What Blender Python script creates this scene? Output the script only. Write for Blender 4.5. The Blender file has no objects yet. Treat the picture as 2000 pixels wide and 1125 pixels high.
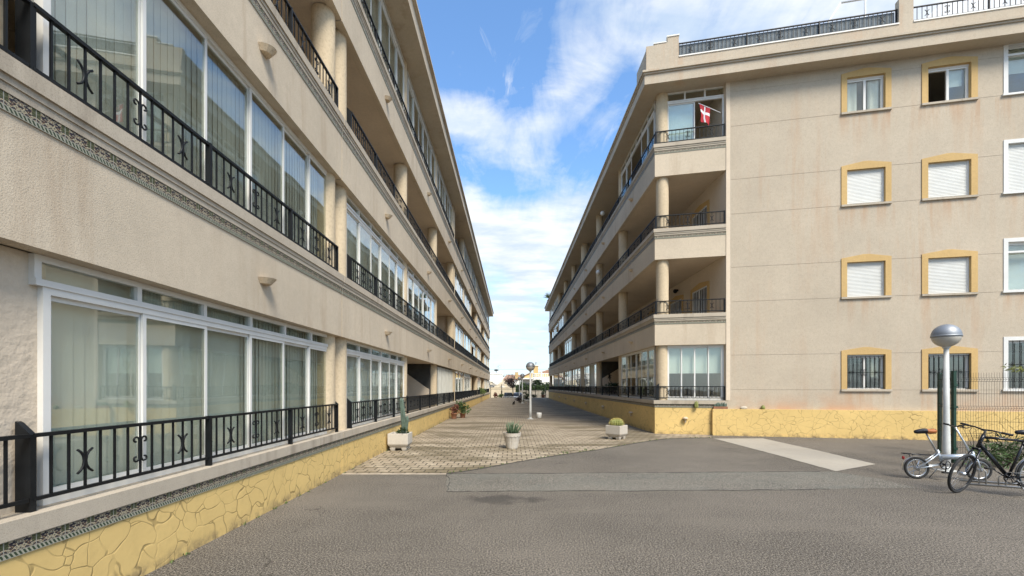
import bpy, bmesh, math, random
from mathutils import Vector, Matrix
random.seed(7)
R = math.radians
scn = bpy.context.scene
COL = scn.collection

# ------------------------------------------------------------------ mesh helpers
class MB:
    """collects shapes and links them as ONE mesh object"""
    def __init__(s):
        s.v = []; s.f = []; s.mi = []; s.sm = []; s.uv = {}
    def add(s, vs, fs, mi=0, smooth=False, uvs=None):
        o = len(s.v); s.v += [tuple(p) for p in vs]
        for k, f in enumerate(fs):
            s.f.append([o + i for i in f]); s.mi.append(mi); s.sm.append(smooth)
            if uvs: s.uv[len(s.f) - 1] = uvs[k]
    def hexa(s, p, mi=0):
        s.add(p, [(0,1,2,3),(4,7,6,5),(0,4,5,1),(1,5,6,2),(2,6,7,3),(3,7,4,0)], mi)
    def box(s, x0, x1, y0, y1, z0, z1, mi=0):
        s.hexa([(x0,y0,z0),(x1,y0,z0),(x1,y1,z0),(x0,y1,z0),(x0,y0,z1),(x1,y0,z1),(x1,y1,z1),(x0,y1,z1)], mi)
    def fbox(s, F, a0, a1, d0, d1, z0, z1, mi=0):
        s.hexa([F(a0,d0,z0),F(a1,d0,z0),F(a1,d1,z0),F(a0,d1,z0),F(a0,d0,z1),F(a1,d0,z1),F(a1,d1,z1),F(a0,d1,z1)], mi)
    def prism(s, pts, off, mi=0):
        n = len(pts); off = Vector(off); a = [Vector(p) for p in pts]; b = [p + off for p in a]
        s.add(a + b, [tuple(range(n)), tuple(range(2*n-1, n-1, -1))] + [(i, (i+1) % n, n+(i+1) % n, n+i) for i in range(n)], mi)
    def tube(s, pts, r, n=6, mi=0, smooth=True, closed=False, caps=True):
        pts = [Vector(p) for p in pts]; m = len(pts); rs = r if isinstance(r, (list, tuple)) else [r]*m
        vs = []; up = Vector((0.13, 0.21, 0.97)).normalized(); prev = None
        for i, p in enumerate(pts):
            if closed: t = pts[(i+1) % m] - pts[i-1]
            else: t = pts[min(i+1, m-1)] - pts[max(i-1, 0)]
            t = t.normalized() if t.length > 1e-9 else Vector((0,0,1))
            if prev is None:
                q = up if abs(t.dot(up)) < .9 else Vector((1,0,0)); x = (q - t*q.dot(t)).normalized()
            else:
                x = prev - t*prev.dot(t); x = x.normalized() if x.length > 1e-6 else prev
            prev = x; y = t.cross(x)
            for k in range(n):
                a = 2*math.pi*k/n; vs.append(p + (x*math.cos(a) + y*math.sin(a))*rs[i])
        fs = []
        for i in range(m if closed else m-1):
            j = (i+1) % m
            for k in range(n): fs.append((i*n+k, i*n+(k+1) % n, j*n+(k+1) % n, j*n+k))
        if caps and not closed: fs += [tuple(range(n))[::-1], tuple((m-1)*n+k for k in range(n))]
        s.add(vs, fs, mi, smooth)
    def lathe(s, prof, c=(0,0,0), n=24, mi=0, smooth=True):
        vs = []; fs = []; m = len(prof); c = Vector(c)
        for (r, z) in prof:
            for k in range(n):
                a = 2*math.pi*k/n; vs.append(c + Vector((r*math.cos(a), r*math.sin(a), z)))
        for i in range(m-1):
            for k in range(n): fs.append((i*n+k, i*n+(k+1) % n, (i+1)*n+(k+1) % n, (i+1)*n+k))
        fs += [tuple(range(n))[::-1], tuple((m-1)*n+k for k in range(n))]
        s.add(vs, fs, mi, smooth)
    def ball(s, c, r, nu=10, nv=7, mi=0, sq=(1,1,1), jit=0):
        vs = []; fs = []; c = Vector(c)
        for i in range(nv+1):
            th = math.pi*i/nv
            for k in range(nu):
                a = 2*math.pi*k/nu; q = r*(1 + random.uniform(-jit, jit))
                vs.append(c + Vector((q*sq[0]*math.sin(th)*math.cos(a), q*sq[1]*math.sin(th)*math.sin(a), q*sq[2]*math.cos(th))))
        for i in range(nv):
            for k in range(nu): fs.append((i*nu+k, i*nu+(k+1) % nu, (i+1)*nu+(k+1) % nu, (i+1)*nu+k))
        s.add(vs, fs, mi, True)
    def leaf(s, p, d, L, w, mi=0):
        d = Vector(d).normalized(); q = d.cross(Vector((random.uniform(-1,1), random.uniform(-1,1), random.uniform(-1,1)))).normalized()
        p = Vector(p); s.add([p, p + d*L*.5 + q*w*.5, p + d*L, p + d*L*.5 - q*w*.5], [(0,1,2,3)], mi)
    def build(s, name, mats, parent=None, recalc=True, bevel=0):
        me = bpy.data.meshes.new(name); me.from_pydata(s.v, [], s.f)
        for m in (mats if isinstance(mats, (list, tuple)) else [mats]): me.materials.append(m)
        me.polygons.foreach_set('material_index', s.mi); me.polygons.foreach_set('use_smooth', s.sm)
        if s.uv:
            ul = me.uv_layers.new(name='UVMap').data
            for fi, uvs in s.uv.items():
                for li, u in zip(me.polygons[fi].loop_indices, uvs): ul[li].uv = u
        if recalc:
            bm = bmesh.new(); bm.from_mesh(me); bmesh.ops.recalc_face_normals(bm, faces=bm.faces); bm.to_mesh(me); bm.free()
        me.update()
        o = bpy.data.objects.new(name, me); COL.objects.link(o)
        if parent: o.parent = parent; o.matrix_parent_inverse = parent.matrix_basis.inverted()
        if bevel:
            b = o.modifiers.new('bevel', 'BEVEL'); b.width = bevel; b.segments = 2; b.limit_method = 'ANGLE'
        return o

def tag(o, label=None, cat=None, group=None, kind=None):
    if label: o['label'] = label
    if cat: o['category'] = cat
    if group: o['group'] = group
    if kind: o['kind'] = kind
    return o
def empty(name, loc=(0,0,0), label=None, cat=None, group=None, rz=0):
    o = bpy.data.objects.new(name, None); COL.objects.link(o); o.location = loc; o.rotation_euler = (0,0,rz); o.empty_display_size = .1
    o.matrix_basis = Matrix.Translation(loc) @ Matrix.Rotation(rz, 4, 'Z')
    return tag(o, label, cat, group)
def copy_tree(o, parent=None):
    c = o.copy(); COL.objects.link(c)
    if parent: c.parent = parent
    for ch in list(o.children): copy_tree(ch, c)
    return c

class Fr:
    def __init__(s, o, ua, ud): s.o = Vector((o[0], o[1], 0)); s.ua = Vector((ua[0], ua[1], 0)); s.ud = Vector((ud[0], ud[1], 0))
    def __call__(s, a, d, z): return s.o + s.ua*a + s.ud*d + Vector((0,0,z))
CX, SX = math.cos(R(12)), math.sin(R(12))
XL, XR, YC = -3.4, 5.27, 16.06
FL = Fr((XL,0), (0,1), (1,0)); FR = Fr((XR,0), (0,1), (-1,0)); FE = Fr((XR,YC), (CX,-SX), (-SX,-CX))

def offset_path(path, d):
    out = []; n = len(path)
    for i, p in enumerate(path):
        p = Vector(p); ns = []
        if i > 0: t = (p - Vector(path[i-1])).normalized(); ns.append(Vector((t.y, -t.x)))
        if i < n-1: t = (Vector(path[i+1]) - p).normalized(); ns.append(Vector((t.y, -t.x)))
        if len(ns) == 2:
            m = (ns[0] + ns[1]).normalized(); out.append(p + m*d/m.dot(ns[0]))
        else: out.append(p + ns[0]*d)
    return out
def band(mb, path, d0, d1, z0, z1, mi=0):
    a = offset_path(path, d0); b = offset_path(path, d1); L = 0
    for i in range(len(path)-1):
        p = [(*a[i],z0),(*a[i+1],z0),(*b[i+1],z0),(*b[i],z0),(*a[i],z1),(*a[i+1],z1),(*b[i+1],z1),(*b[i],z1)]
        l2 = L + (b[i+1]-b[i]).length
        z = [(0,0)]*4
        fs = [(0,1,2,3),(7,6,5,4),(0,4,5,1),(2,6,7,3)]; us = [z, z, z, [(l2,0),(l2,1),(L,1),(L,0)]]
        if i == 0: fs.append((3,7,4,0)); us.append(z)
        if i == len(path)-2: fs.append((1,5,6,2)); us.append(z)
        mb.add(p, fs, mi, False, us); L = l2

# ------------------------------------------------------------------ materials
class NT:
    def __init__(s, name):
        s.m = bpy.data.materials.new(name); s.m.use_nodes = True; s.t = s.m.node_tree; s.t.nodes.clear()
        s.out = s.n('ShaderNodeOutputMaterial')
    def n(s, ty, **kw):
        nd = s.t.nodes.new(ty)
        for k, v in kw.items():
            if k.startswith('i_'):
                key = k[2:]; key = int(key) if key.isdigit() else key.replace('_', ' ')
                nd.inputs[key].default_value = v
            else: setattr(nd, k, v)
        return nd
    def l(s, a, b): s.t.links.new(a, b)
    def math(s, op, a, b=None, c=None, clamp=False):
        nd = s.n('ShaderNodeMath', operation=op, use_clamp=clamp)
        for i, x in enumerate((a, b, c)):
            if x is None: continue
            if isinstance(x, (int, float)): nd.inputs[i].default_value = x
            else: s.l(x, nd.inputs[i])
        return nd.outputs[0]
    def ramp(s, fac, stops, interp='LINEAR'):
        nd = s.n('ShaderNodeValToRGB'); cr = nd.color_ramp; cr.interpolation = interp
        while len(cr.elements) < len(stops): cr.elements.new(.5)
        for e, (p, c) in zip(cr.elements, stops):
            e.position = p; e.color = (c, c, c, 1) if isinstance(c, (int, float)) else (*c, 1)
        s.l(fac, nd.inputs[0]); return nd.outputs[0]
    def mix(s, fac, a, b, mode='MIX'):
        nd = s.n('ShaderNodeMix', data_type='RGBA', blend_type=mode)
        for i, x in ((0, fac), (6, a), (7, b)):
            if isinstance(x, (int, float)): nd.inputs[i].default_value = x
            elif isinstance(x, tuple): nd.inputs[i].default_value = (*x, 1)
            else: s.l(x, nd.inputs[i])
        return nd.outputs[2]
    def pos(s, sc=(1,1,1), obj=False):
        mp = s.n('ShaderNodeMapping'); mp.inputs['Scale'].default_value = sc
        if obj: s.l(s.n('ShaderNodeTexCoord').outputs['Object'], mp.inputs[0])
        else: s.l(s.n('ShaderNodeNewGeometry').outputs['Position'], mp.inputs[0])
        return mp.outputs[0]
    def noise(s, vec, scale, detail=3, rough=.55, dist=0):
        nd = s.n('ShaderNodeTexNoise', i_Scale=scale, i_Detail=detail, i_Roughness=rough, i_Distortion=dist); s.l(vec, nd.inputs['Vector']); return nd.outputs[0]
    def bump(s, h, strength=.3, dist=.01):
        nd = s.n('ShaderNodeBump'); nd.inputs['Strength'].default_value = strength; nd.inputs['Distance'].default_value = dist; s.l(h, nd.inputs['Height']); return nd.outputs[0]
    def pbr(s, col, rough=.8, normal=None, metal=0, spec=.3):
        b = s.n('ShaderNodeBsdfPrincipled')
        for k, x in (('Base Color', col), ('Roughness', rough)):
            if isinstance(x, tuple): b.inputs[k].default_value = (*x, 1)
            elif isinstance(x, (int, float)): b.inputs[k].default_value = x
            else: s.l(x, b.inputs[k])
        b.inputs['Metallic'].default_value = metal; b.inputs['Specular IOR Level'].default_value = spec
        if normal: s.l(normal, b.inputs['Normal'])
        s.l(b.outputs[0], s.out.inputs[0]); return s.m

def m_simple(name, c, rough=.5, var=.15, scale=6, metal=0, spec=.4, bump=0, obj=True):
    t = NT(name); p = t.pos(obj=obj); n = t.noise(p, scale, 4)
    lo = tuple(x*(1-var) for x in c); hi = tuple(min(1, x*(1+var)) for x in c)
    col = t.mix(t.ramp(n, [(.3, 0), (.7, 1)]), lo, hi)
    nm = t.bump(t.noise(p, scale*9, 2), bump, .004) if bump else None
    return t.pbr(col, rough, nm, metal, spec)

def m_stucco(name, c, stain=(.30,.20,.12), amt=.35, grain=90, bs=.5, blotch=.12, spk=.42, sills=False, bd=.008):
    t = NT(name); p = t.pos()
    big = t.noise(p, .55, 5, .6); fine = t.noise(p, grain, 2, .6); mid = t.noise(p, 11, 4, .65)
    col = t.mix(t.ramp(big, [(.3, 0), (.72, 1)]), tuple(x*(1-blotch) for x in c), tuple(x*(1+blotch*.6) for x in c))
    col = t.mix(t.math('MULTIPLY', t.ramp(mid, [(.35, 1), (.6, 0)]), .16), col, tuple(x*.6 for x in c))
    sk = t.ramp(fine, [(.34, 1), (.48, 0)])
    col = t.mix(t.math('MULTIPLY', sk, spk), col, tuple(x*.42 for x in c))
    st = t.noise(t.pos((2.6, 2.6, .22)), 1.0, 6, .68)
    st2 = t.noise(t.pos((.35, .35, .35)), 1.0, 2)
    sm = t.math('MULTIPLY', t.ramp(st, [(.50, 0), (.70, 1)]), t.ramp(st2, [(.4, .2), (.6, 1)]))
    col = t.mix(t.math('MULTIPLY', sm, amt), col, stain)
    if sills:
        sp = t.n('ShaderNodeSeparateXYZ'); t.l(p, sp.inputs[0])
        tt = t.math('ADD', t.math('MULTIPLY', t.math('SUBTRACT', sp.outputs[0], XR), CX), t.math('MULTIPLY', t.math('SUBTRACT', sp.outputs[1], YC), -SX))
        zf = t.math('MULTIPLY', t.math('FRACT', t.math('DIVIDE', t.math('SUBTRACT', sp.outputs[2], .55), 3.13)), 3.13)
        zm = t.math('MULTIPLY', t.ramp(t.math('DIVIDE', zf, 3.13), [(.0, 0), (.10, .25), (.315, 1), (.34, 0)]), .85)
        st3 = t.ramp(t.noise(t.pos((4.5, 4.5, .35)), 1.0, 4, .6), [(.46, 0), (.66, 1)])
        wm = None
        for (a, b) in ((5.95, 7.65), (8.3, 10.0), (10.4, 13.1)):
            q = t.math('MULTIPLY', t.math('GREATER_THAN', tt, a), t.math('LESS_THAN', tt, b)); wm = q if wm is None else t.math('ADD', wm, q)
        col = t.mix(t.math('MULTIPLY', t.math('MULTIPLY', zm, st3), t.math('MULTIPLY', wm, .55)), col, (.40,.21,.10))
        low = t.math('MULTIPLY', t.ramp(t.math('DIVIDE', sp.outputs[2], 4), [(.25, 1), (.40, 0)]), t.ramp(t.noise(p, .8, 4), [(.42, 0), (.62, .75)]))
        col = t.mix(low, col, (.47,.28,.17))
    h = t.math('ADD', t.math('MULTIPLY', fine, .6), t.math('MULTIPLY', mid, .5))
    return t.pbr(col, .92, t.bump(h, bs, bd), 0, .15)

def m_crackle(name, c):
    t = NT(name); p = t.pos()
    wn = t.n('ShaderNodeTexNoise', i_Scale=1.6, i_Detail=2.0); t.l(p, wn.inputs['Vector'])
    sub = t.n('ShaderNodeVectorMath', operation='SUBTRACT'); t.l(wn.outputs['Color'], sub.inputs[0]); sub.inputs[1].default_value = (.5,.5,.5)
    sc = t.n('ShaderNodeVectorMath', operation='SCALE'); t.l(sub.outputs[0], sc.inputs[0]); sc.inputs['Scale'].default_value = .75
    ad = t.n('ShaderNodeVectorMath', operation='ADD'); t.l(p, ad.inputs[0]); t.l(sc.outputs[0], ad.inputs[1])
    vo = t.n('ShaderNodeTexVoronoi', feature='DISTANCE_TO_EDGE', i_Scale=3.9); t.l(ad.outputs[0], vo.inputs['Vector'])
    gate = t.ramp(t.noise(p, 2.6, 2), [(.38, .2), (.48, 1)])
    line = t.math('MULTIPLY', t.ramp(vo.outputs[0], [(.012, 1), (.032, 0)]), gate)
    mid = t.noise(p, 9, 5, .6); big = t.noise(p, .9, 4)
    col = t.mix(t.ramp(big, [(.3, 0), (.7, 1)]), tuple(x*.86 for x in c), c)
    col = t.mix(t.math('MULTIPLY', t.ramp(mid, [(.5, 0), (.75, 1)]), .3), col, tuple(x*.7 for x in c))
    col = t.mix(t.math('MULTIPLY', line, .58), col, tuple(x*.34 for x in c))
    z = t.n('ShaderNodeSeparateXYZ'); t.l(t.n('ShaderNodeNewGeometry').outputs['Position'], z.inputs[0])
    dirt = t.math('MULTIPLY', t.ramp(z.outputs[2], [(.0, 1), (.16, 0)]), t.ramp(t.noise(p, 5, 5, .7), [(.42, 0), (.62, .8)]))
    col = t.mix(dirt, col, (.13,.10,.07))
    h = t.math('SUBTRACT', t.math('MULTIPLY', mid, .5), t.math('MULTIPLY', line, 1.3))
    return t.pbr(col, .75, t.bump(h, .38, .015), 0, .2)

def m_tiles():
    t = NT('glazed_tile'); uv = t.n('ShaderNodeTexCoord').outputs['UV']
    sp = t.n('ShaderNodeSeparateXYZ'); t.l(uv, sp.inputs[0]); u, v = sp.outputs[0], sp.outputs[1]
    fx = t.math('FRACT', t.math('DIVIDE', u, .2))
    cx = t.math('ABSOLUTE', t.math('SUBTRACT', fx, .5)); vv = t.math('DIVIDE', t.math('SUBTRACT', v, .32), .68)
    cb = t.n('ShaderNodeCombineXYZ'); t.l(t.math('MULTIPLY', cx, 1.5), cb.inputs[0]); t.l(vv, cb.inputs[1])
    n1 = t.n('ShaderNodeTexNoise', i_Scale=4.6, i_Detail=1.5, i_Distortion=1.6); t.l(cb.outputs[0], n1.inputs['Vector'])
    n2 = t.n('ShaderNodeTexNoise', i_Scale=6.2, i_Detail=1.0, i_Distortion=2.2); cb2 = t.n('ShaderNodeVectorMath', operation='ADD'); t.l(cb.outputs[0], cb2.inputs[0]); cb2.inputs[1].default_value = (4.3,2.2,1.0); t.l(cb2.outputs[0], n2.inputs['Vector'])
    col = t.mix(t.ramp(n2.outputs[0], [(.52, 0), (.56, 1)]), (.40,.36,.25), (.17,.085,.04))
    col = t.mix(t.ramp(n1.outputs[0], [(.43, 0), (.49, 1)]), col, (.030,.027,.034))
    gm = t.math('MULTIPLY', t.math('GREATER_THAN', cx, .36), t.math('GREATER_THAN', vv, .35))
    col = t.mix(t.math('MULTIPLY', gm, .85), col, (.06,.07,.03))
    rope = t.math('FRACT', t.math('ADD', t.math('DIVIDE', u, .028), t.math('MULTIPLY', v, 2.6)))
    rc = t.mix(t.ramp(rope, [(.5, 0), (.58, 1)]), (.035,.052,.03), (.32,.31,.24))
    isr = t.math('MULTIPLY', t.math('LESS_THAN', v, .27), t.math('GREATER_THAN', v, .04))
    base = t.mix(t.math('LESS_THAN', v, .32), col, (.28,.27,.22))
    col = t.mix(isr, base, rc)
    gl = t.math('LESS_THAN', t.math('ABSOLUTE', t.math('SUBTRACT', fx, .5)), .485)
    col = t.mix(gl, (.28,.27,.23), col)
    return t.pbr(col, .55, None, 0, .2)

def m_asphalt(name, c, patchy=.25, stains=True, green=False):
    t = NT(name); p = t.pos()
    g1 = t.noise(p, 56, 3, .8); g2 = t.noise(p, 120, 2, .7); big = t.noise(p, .35, 5, .6); mid = t.noise(p, 2.4, 5, .65)
    col = t.mix(t.ramp(big, [(.36, 0), (.64, 1)]), tuple(x*(1-patchy) for x in c), tuple(x*(1+patchy) for x in c))
    col = t.mix(t.math('MULTIPLY', t.ramp(mid, [(.35, 1), (.65, 0)]), .25), col, tuple(x*.55 for x in c))
    col = t.mix(t.ramp(g1, [(.42, .9), (.50, 0)]), col, tuple(x*.18 for x in c))
    col = t.mix(t.ramp(g1, [(.52, 0), (.60, .8)]), col, tuple(min(1, x*2.4) for x in c))
    col = t.mix(t.ramp(g2, [(.60, 0), (.70, .8)]), col, (.55,.52,.47))
    col = t.mix(t.ramp(g2, [(.30, .8), (.40, 0)]), col, tuple(x*.2 for x in c))
    fr = t.noise(p, 5.5, 3, .6); col = t.mix(t.ramp(fr, [(.70, 0), (.78, .5)]), col, (.045,.04,.035))
    if stains:
        sp = t.n('ShaderNodeSeparateXYZ'); t.l(p, sp.inputs[0])
        ex = t.math('DIVIDE', t.math('ADD', sp.outputs[0], .18), .72); ey = t.math('DIVIDE', t.math('SUBTRACT', sp.outputs[1], 6.72), .30)
        r = t.math('ADD', t.math('MULTIPLY', ex, ex), t.math('MULTIPLY', ey, ey))
        r = t.math('ADD', r, t.math('MULTIPLY', t.math('SUBTRACT', t.noise(p, 2.6, 5, .65), .5), 4.2))
        col = t.mix(t.ramp(r, [(.15, .62), (.95, 0)]), col, (.035,.032,.028))
    if green:
        gz = t.math('MULTIPLY', t.ramp(t.noise(p, 1.1, 4), [(.42, 0), (.62, 1)]), .3); col = t.mix(gz, col, (.13,.135,.115))
    cw = t.n('ShaderNodeTexNoise', i_Scale=1.7, i_Detail=4.0); t.l(p, cw.inputs['Vector'])
    ca = t.n('ShaderNodeVectorMath', operation='ADD'); t.l(p, ca.inputs[0]); cs = t.n('ShaderNodeVectorMath', operation='SCALE'); t.l(cw.outputs['Color'], cs.inputs[0]); cs.inputs['Scale'].default_value = .9; t.l(cs.outputs[0], ca.inputs[1])
    cv = t.n('ShaderNodeTexVoronoi', feature='DISTANCE_TO_EDGE', i_Scale=.32); t.l(ca.outputs[0], cv.inputs['Vector'])
    crk = t.math('MULTIPLY', t.ramp(cv.outputs[0], [(.0008, 1), (.0035, 0)]), t.ramp(t.noise(p, .6, 2), [(.50, 0), (.6, .6)]))
    col = t.mix(crk, col, tuple(x*.2 for x in c))
    worn = t.ramp(t.noise(t.pos((.25, 1.3, 1)), .8, 4, .6), [(.5, 0), (.7, .3)]); col = t.mix(worn, col, tuple(x*1.6 for x in c))
    return t.pbr(col, .9, t.bump(t.math('ADD', g1, t.math('MULTIPLY', g2, .6)), .12, .005), 0, .2)

def m_pavers():
    t = NT('paving_blocks'); p = t.pos()
    br = t.n('ShaderNodeTexBrick', offset=.5, i_Scale=1.0); t.l(p, br.inputs['Vector'])
    br.inputs['Mortar Size'].default_value = .014; br.inputs['Mortar Smooth'].default_value = .3
    br.inputs['Brick Width'].default_value = .24; br.inputs['Row Height'].default_value = .26; br.inputs['Bias'].default_value = -.1
    br.inputs['Color1'].default_value = (.34,.275,.19,1); br.inputs['Color2'].default_value = (.47,.39,.28,1); br.inputs['Mortar'].default_value = (.05,.042,.028,1)
    big = t.noise(t.pos((.35, .95, 1)), 1.0, 5, .62)
    col = t.mix(t.ramp(big, [(.40, .8), (.55, 0)]), br.outputs['Color'], (.12,.095,.05))
    col = t.mix(t.ramp(t.noise(t.pos((.6, 1.6, 1)), .9, 4), [(.60, 0), (.74, .7)]), col, (.60,.51,.38))
    col = t.mix(t.math('MULTIPLY', t.ramp(t.noise(p, 16, 4, .7), [(.4, 1), (.6, 0)]), .38), col, (.11,.095,.065))
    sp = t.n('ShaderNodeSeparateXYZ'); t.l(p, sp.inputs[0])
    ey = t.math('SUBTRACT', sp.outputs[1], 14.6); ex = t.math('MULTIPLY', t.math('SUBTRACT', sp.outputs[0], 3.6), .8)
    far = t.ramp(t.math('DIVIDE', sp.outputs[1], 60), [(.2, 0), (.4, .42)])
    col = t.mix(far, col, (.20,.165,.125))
    dl = t.math('MULTIPLY', br.outputs['Fac'], .9)
    col = t.mix(dl, col, (.055,.043,.03))
    h = t.math('SUBTRACT', t.math('MULTIPLY', t.noise(p, 30, 3), .3), br.outputs['Fac'])
    return t.pbr(col, .88, t.bump(h, .6, .01), 0, .2)

def m_glass(name, tint=(.89,.91,.88), f0=.11):
    t = NT(name)
    fac = t.n('ShaderNodeLayerWeight', i_Blend=.5).outputs['Facing']
    f = t.math('ADD', t.math('MULTIPLY', t.math('POWER', fac, 4), 1 - f0), f0, None, True)
    tr = t.n('ShaderNodeBsdfTransparent'); tr.inputs[0].default_value = (*tint, 1)
    gl = t.n('ShaderNodeBsdfGlossy', i_Roughness=.015); gl.inputs[0].default_value = (.92,.95,.95,1)
    ww = t.noise(t.pos(), .9, 1); nb = t.bump(ww, .06, .05); t.l(nb, gl.inputs['Normal'])
    mx = t.n('ShaderNodeMixShader'); t.l(f, mx.inputs[0]); t.l(tr.outputs[0], mx.inputs[1]); t.l(gl.outputs[0], mx.inputs[2])
    t.l(mx.outputs[0], t.out.inputs[0]); return t.m

M = {}
M['stucco'] = m_stucco('beige_stucco', (.57,.48,.36), amt=.5)
M['stucco_end'] = m_stucco('beige_end_stucco', (.49,.415,.315), stain=(.42,.25,.14), amt=.40, grain=70, blotch=.10, sills=True)
M['inner'] = m_stucco('loggia_plaster', (.60,.50,.38), amt=.15, grain=60, bs=.3, spk=.2)
M['column'] = m_stucco('rough_column_render', (.57,.46,.31), stain=(.45,.30,.17), amt=.25, grain=22, bs=.9, spk=.18)
M['pier'] = m_stucco('trowelled_render', (.58,.485,.37), stain=(.30,.25,.2), amt=.2, grain=14, bs=1.0, spk=.06, bd=.016)
M['cast'] = m_stucco('cast_stone', (.47,.405,.315), stain=(.16,.125,.09), amt=.55, grain=130, bs=.25)
M['yellow'] = m_crackle('yellow_crazed_render', (.67,.475,.185))
M['surround'] = m_stucco('ochre_surround', (.55,.375,.165), stain=(.40,.25,.10), amt=.2, grain=80, bs=.3)
M['tile'] = m_tiles()
M['white'] = m_simple('white_frame', (.66,.645,.60), .35, .05, 3)
M['shutter'] = m_simple('white_shutter', (.62,.62,.58), .5, .05, 3)
M['iron'] = m_simple('black_iron', (.007,.008,.009), .5, .3, 8, spec=.25)
M['glass'] = m_glass('window_glass')
M['frost'] = m_simple('frosted_glass', (.55,.65,.64), .25, .08, 2)
M['blind'] = m_simple('pale_blind', (.68,.69,.62), .8, .08, 1.5)
M['blind2'] = m_simple('grey_blind', (.54,.53,.47), .8, .1, 1.5)
M['curtain'] = m_simple('curtain_cloth', (.50,.49,.43), .9, .1, 2)
M['net'] = m_simple('net_curtain', (.72,.73,.70), .9, .1, 2)
M['roller'] = m_simple('roller_cloth', (.70,.76,.74), .8, .04, 1)
M['dark'] = m_simple('shade_fill', (.05,.048,.042), .9, .3, 3)  # near-black colour: shade painted into the stair bays; room slabs share it
M['screen'] = m_simple('mesh_screen', (.13,.12,.10), .9, .2, 12)
M['grey_screen'] = m_simple('grey_cloth_screen', (.16,.18,.19), .9, .2, 8)
M['lampw'] = m_stucco('cast_lamp_body', (.62,.50,.35), stain=(.4,.2,.1), amt=.35, grain=50, bs=.2)
M['cream'] = m_simple('cream_render', (.72,.62,.45), .9, .1, .5, bump=.2)
M['whitewash'] = m_simple('whitewash', (.80,.78,.72), .9, .05, .5, bump=.2)
M['terracotta'] = m_simple('terracotta', (.27,.125,.07), .85, .3, 4, bump=.3)
M['roof'] = m_simple('clay_roof', (.34,.20,.13), .85, .3, 3, bump=.3)
M['yhouse'] = m_simple('yellow_render', (.56,.40,.18), .9, .08, 1)
M['pot'] = m_stucco('cast_concrete_pot', (.50,.455,.385), stain=(.28,.16,.09), amt=.4, grain=120, bs=.3)
M['soil'] = m_simple('soil', (.07,.05,.035), .95, .3, 20)
M['cactus'] = m_simple('blue_cactus', (.085,.12,.09), .6, .3, 9)
M['cactus_y'] = m_simple('golden_cactus', (.20,.21,.06), .7, .3, 14)
M['spine'] = m_simple('golden_spine', (.52,.42,.13), .6, .2, 10)
M['leaf'] = m_simple('green_leaf', (.06,.10,.03), .55, .5, 3)
M['leaf2'] = m_simple('light_green_leaf', (.11,.15,.045), .55, .4, 3)
M['leafd'] = m_simple('dark_green_leaf', (.03,.055,.02), .6, .5, 3)
M['leafr'] = m_simple('red_leaf', (.14,.045,.03), .6, .5, 3)
M['leafp'] = m_simple('purple_leaf', (.045,.03,.03), .6, .5, 3)
M['leafy'] = m_simple('yellow_green_leaf', (.16,.17,.04), .6, .4, 3)
M['aloe'] = m_simple('aloe_leaf', (.085,.13,.07), .5, .3, 6)
M['bark'] = m_simple('bark', (.09,.065,.045), .9, .3, 10, bump=.5)
M['pole'] = m_simple('white_painted_pole', (.56,.56,.53), .5, .1, 5)
M['alu'] = m_simple('silver_dome', (.27,.285,.30), .5, .1, 4, metal=.5)
M['diff'] = m_simple('smoky_diffuser', (.46,.43,.37), .25, .1, 4)
M['green'] = m_simple('green_fence_paint', (.016,.045,.03), .5, .2, 5)
M['wire'] = m_simple('fence_wire', (.035,.035,.028), .6, .3, 5)
M['rubber'] = m_simple('tyre_rubber', (.022,.022,.022), .75, .3, 20)
M['chrome'] = m_simple('bare_metal', (.55,.56,.57), .28, .1, 8, metal=.9)
M['silver'] = m_simple('silver_paint', (.50,.54,.57), .3, .08, 8, metal=.55)
M['blackp'] = m_simple('black_paint', (.012,.012,.014), .25, .2, 6)
M['brown'] = m_simple('tan_leather', (.36,.12,.03), .55, .2, 8)
M['redlens'] = m_simple('red_lens', (.25,.02,.015), .2, .1, 8)
M['galv'] = m_simple('galvanised_steel', (.36,.36,.35), .45, .2, 6, metal=.7)
M['carpaint'] = m_simple('dark_car_paint', (.05,.06,.065), .25, .1, 3)
M['carsilver'] = m_simple('silver_car_paint', (.40,.42,.44), .25, .1, 3, metal=.4)
M['carglass'] = m_simple('car_glass', (.03,.035,.04), .08, .1, 3, spec=.6)
M['stone'] = m_simple('rubble_stone', (.42,.37,.29), .9, .3, 2.2, bump=.6)
M['fur'] = m_simple('black_fur', (.012,.011,.010), .9, .3, 12)
M['furw'] = m_simple('white_fur', (.5,.48,.45), .9, .2, 12)
M['flagr'] = m_simple('red_cloth', (.42,.025,.035), .8, .12, 6)
M['flagw'] = m_simple('white_cloth', (.72,.72,.72), .8, .05, 6)
M['concrete'] = m_stucco('pale_concrete', (.36,.325,.265), stain=(.2,.17,.13), amt=.3, grain=60, bs=.15, spk=.1)
M['asphalt'] = m_asphalt('worn_asphalt', (.124,.107,.085), .30)
M['patch'] = m_asphalt('asphalt_repair', (.137,.124,.100), .15, False, True)
M['seam'] = m_simple('seam_dirt', (.05,.045,.038), .95, .4, 9)
M['kerbline'] = m_simple('mortar_line', (.40,.34,.26), .9, .3, 3)
M['pavers'] = m_pavers()

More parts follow.
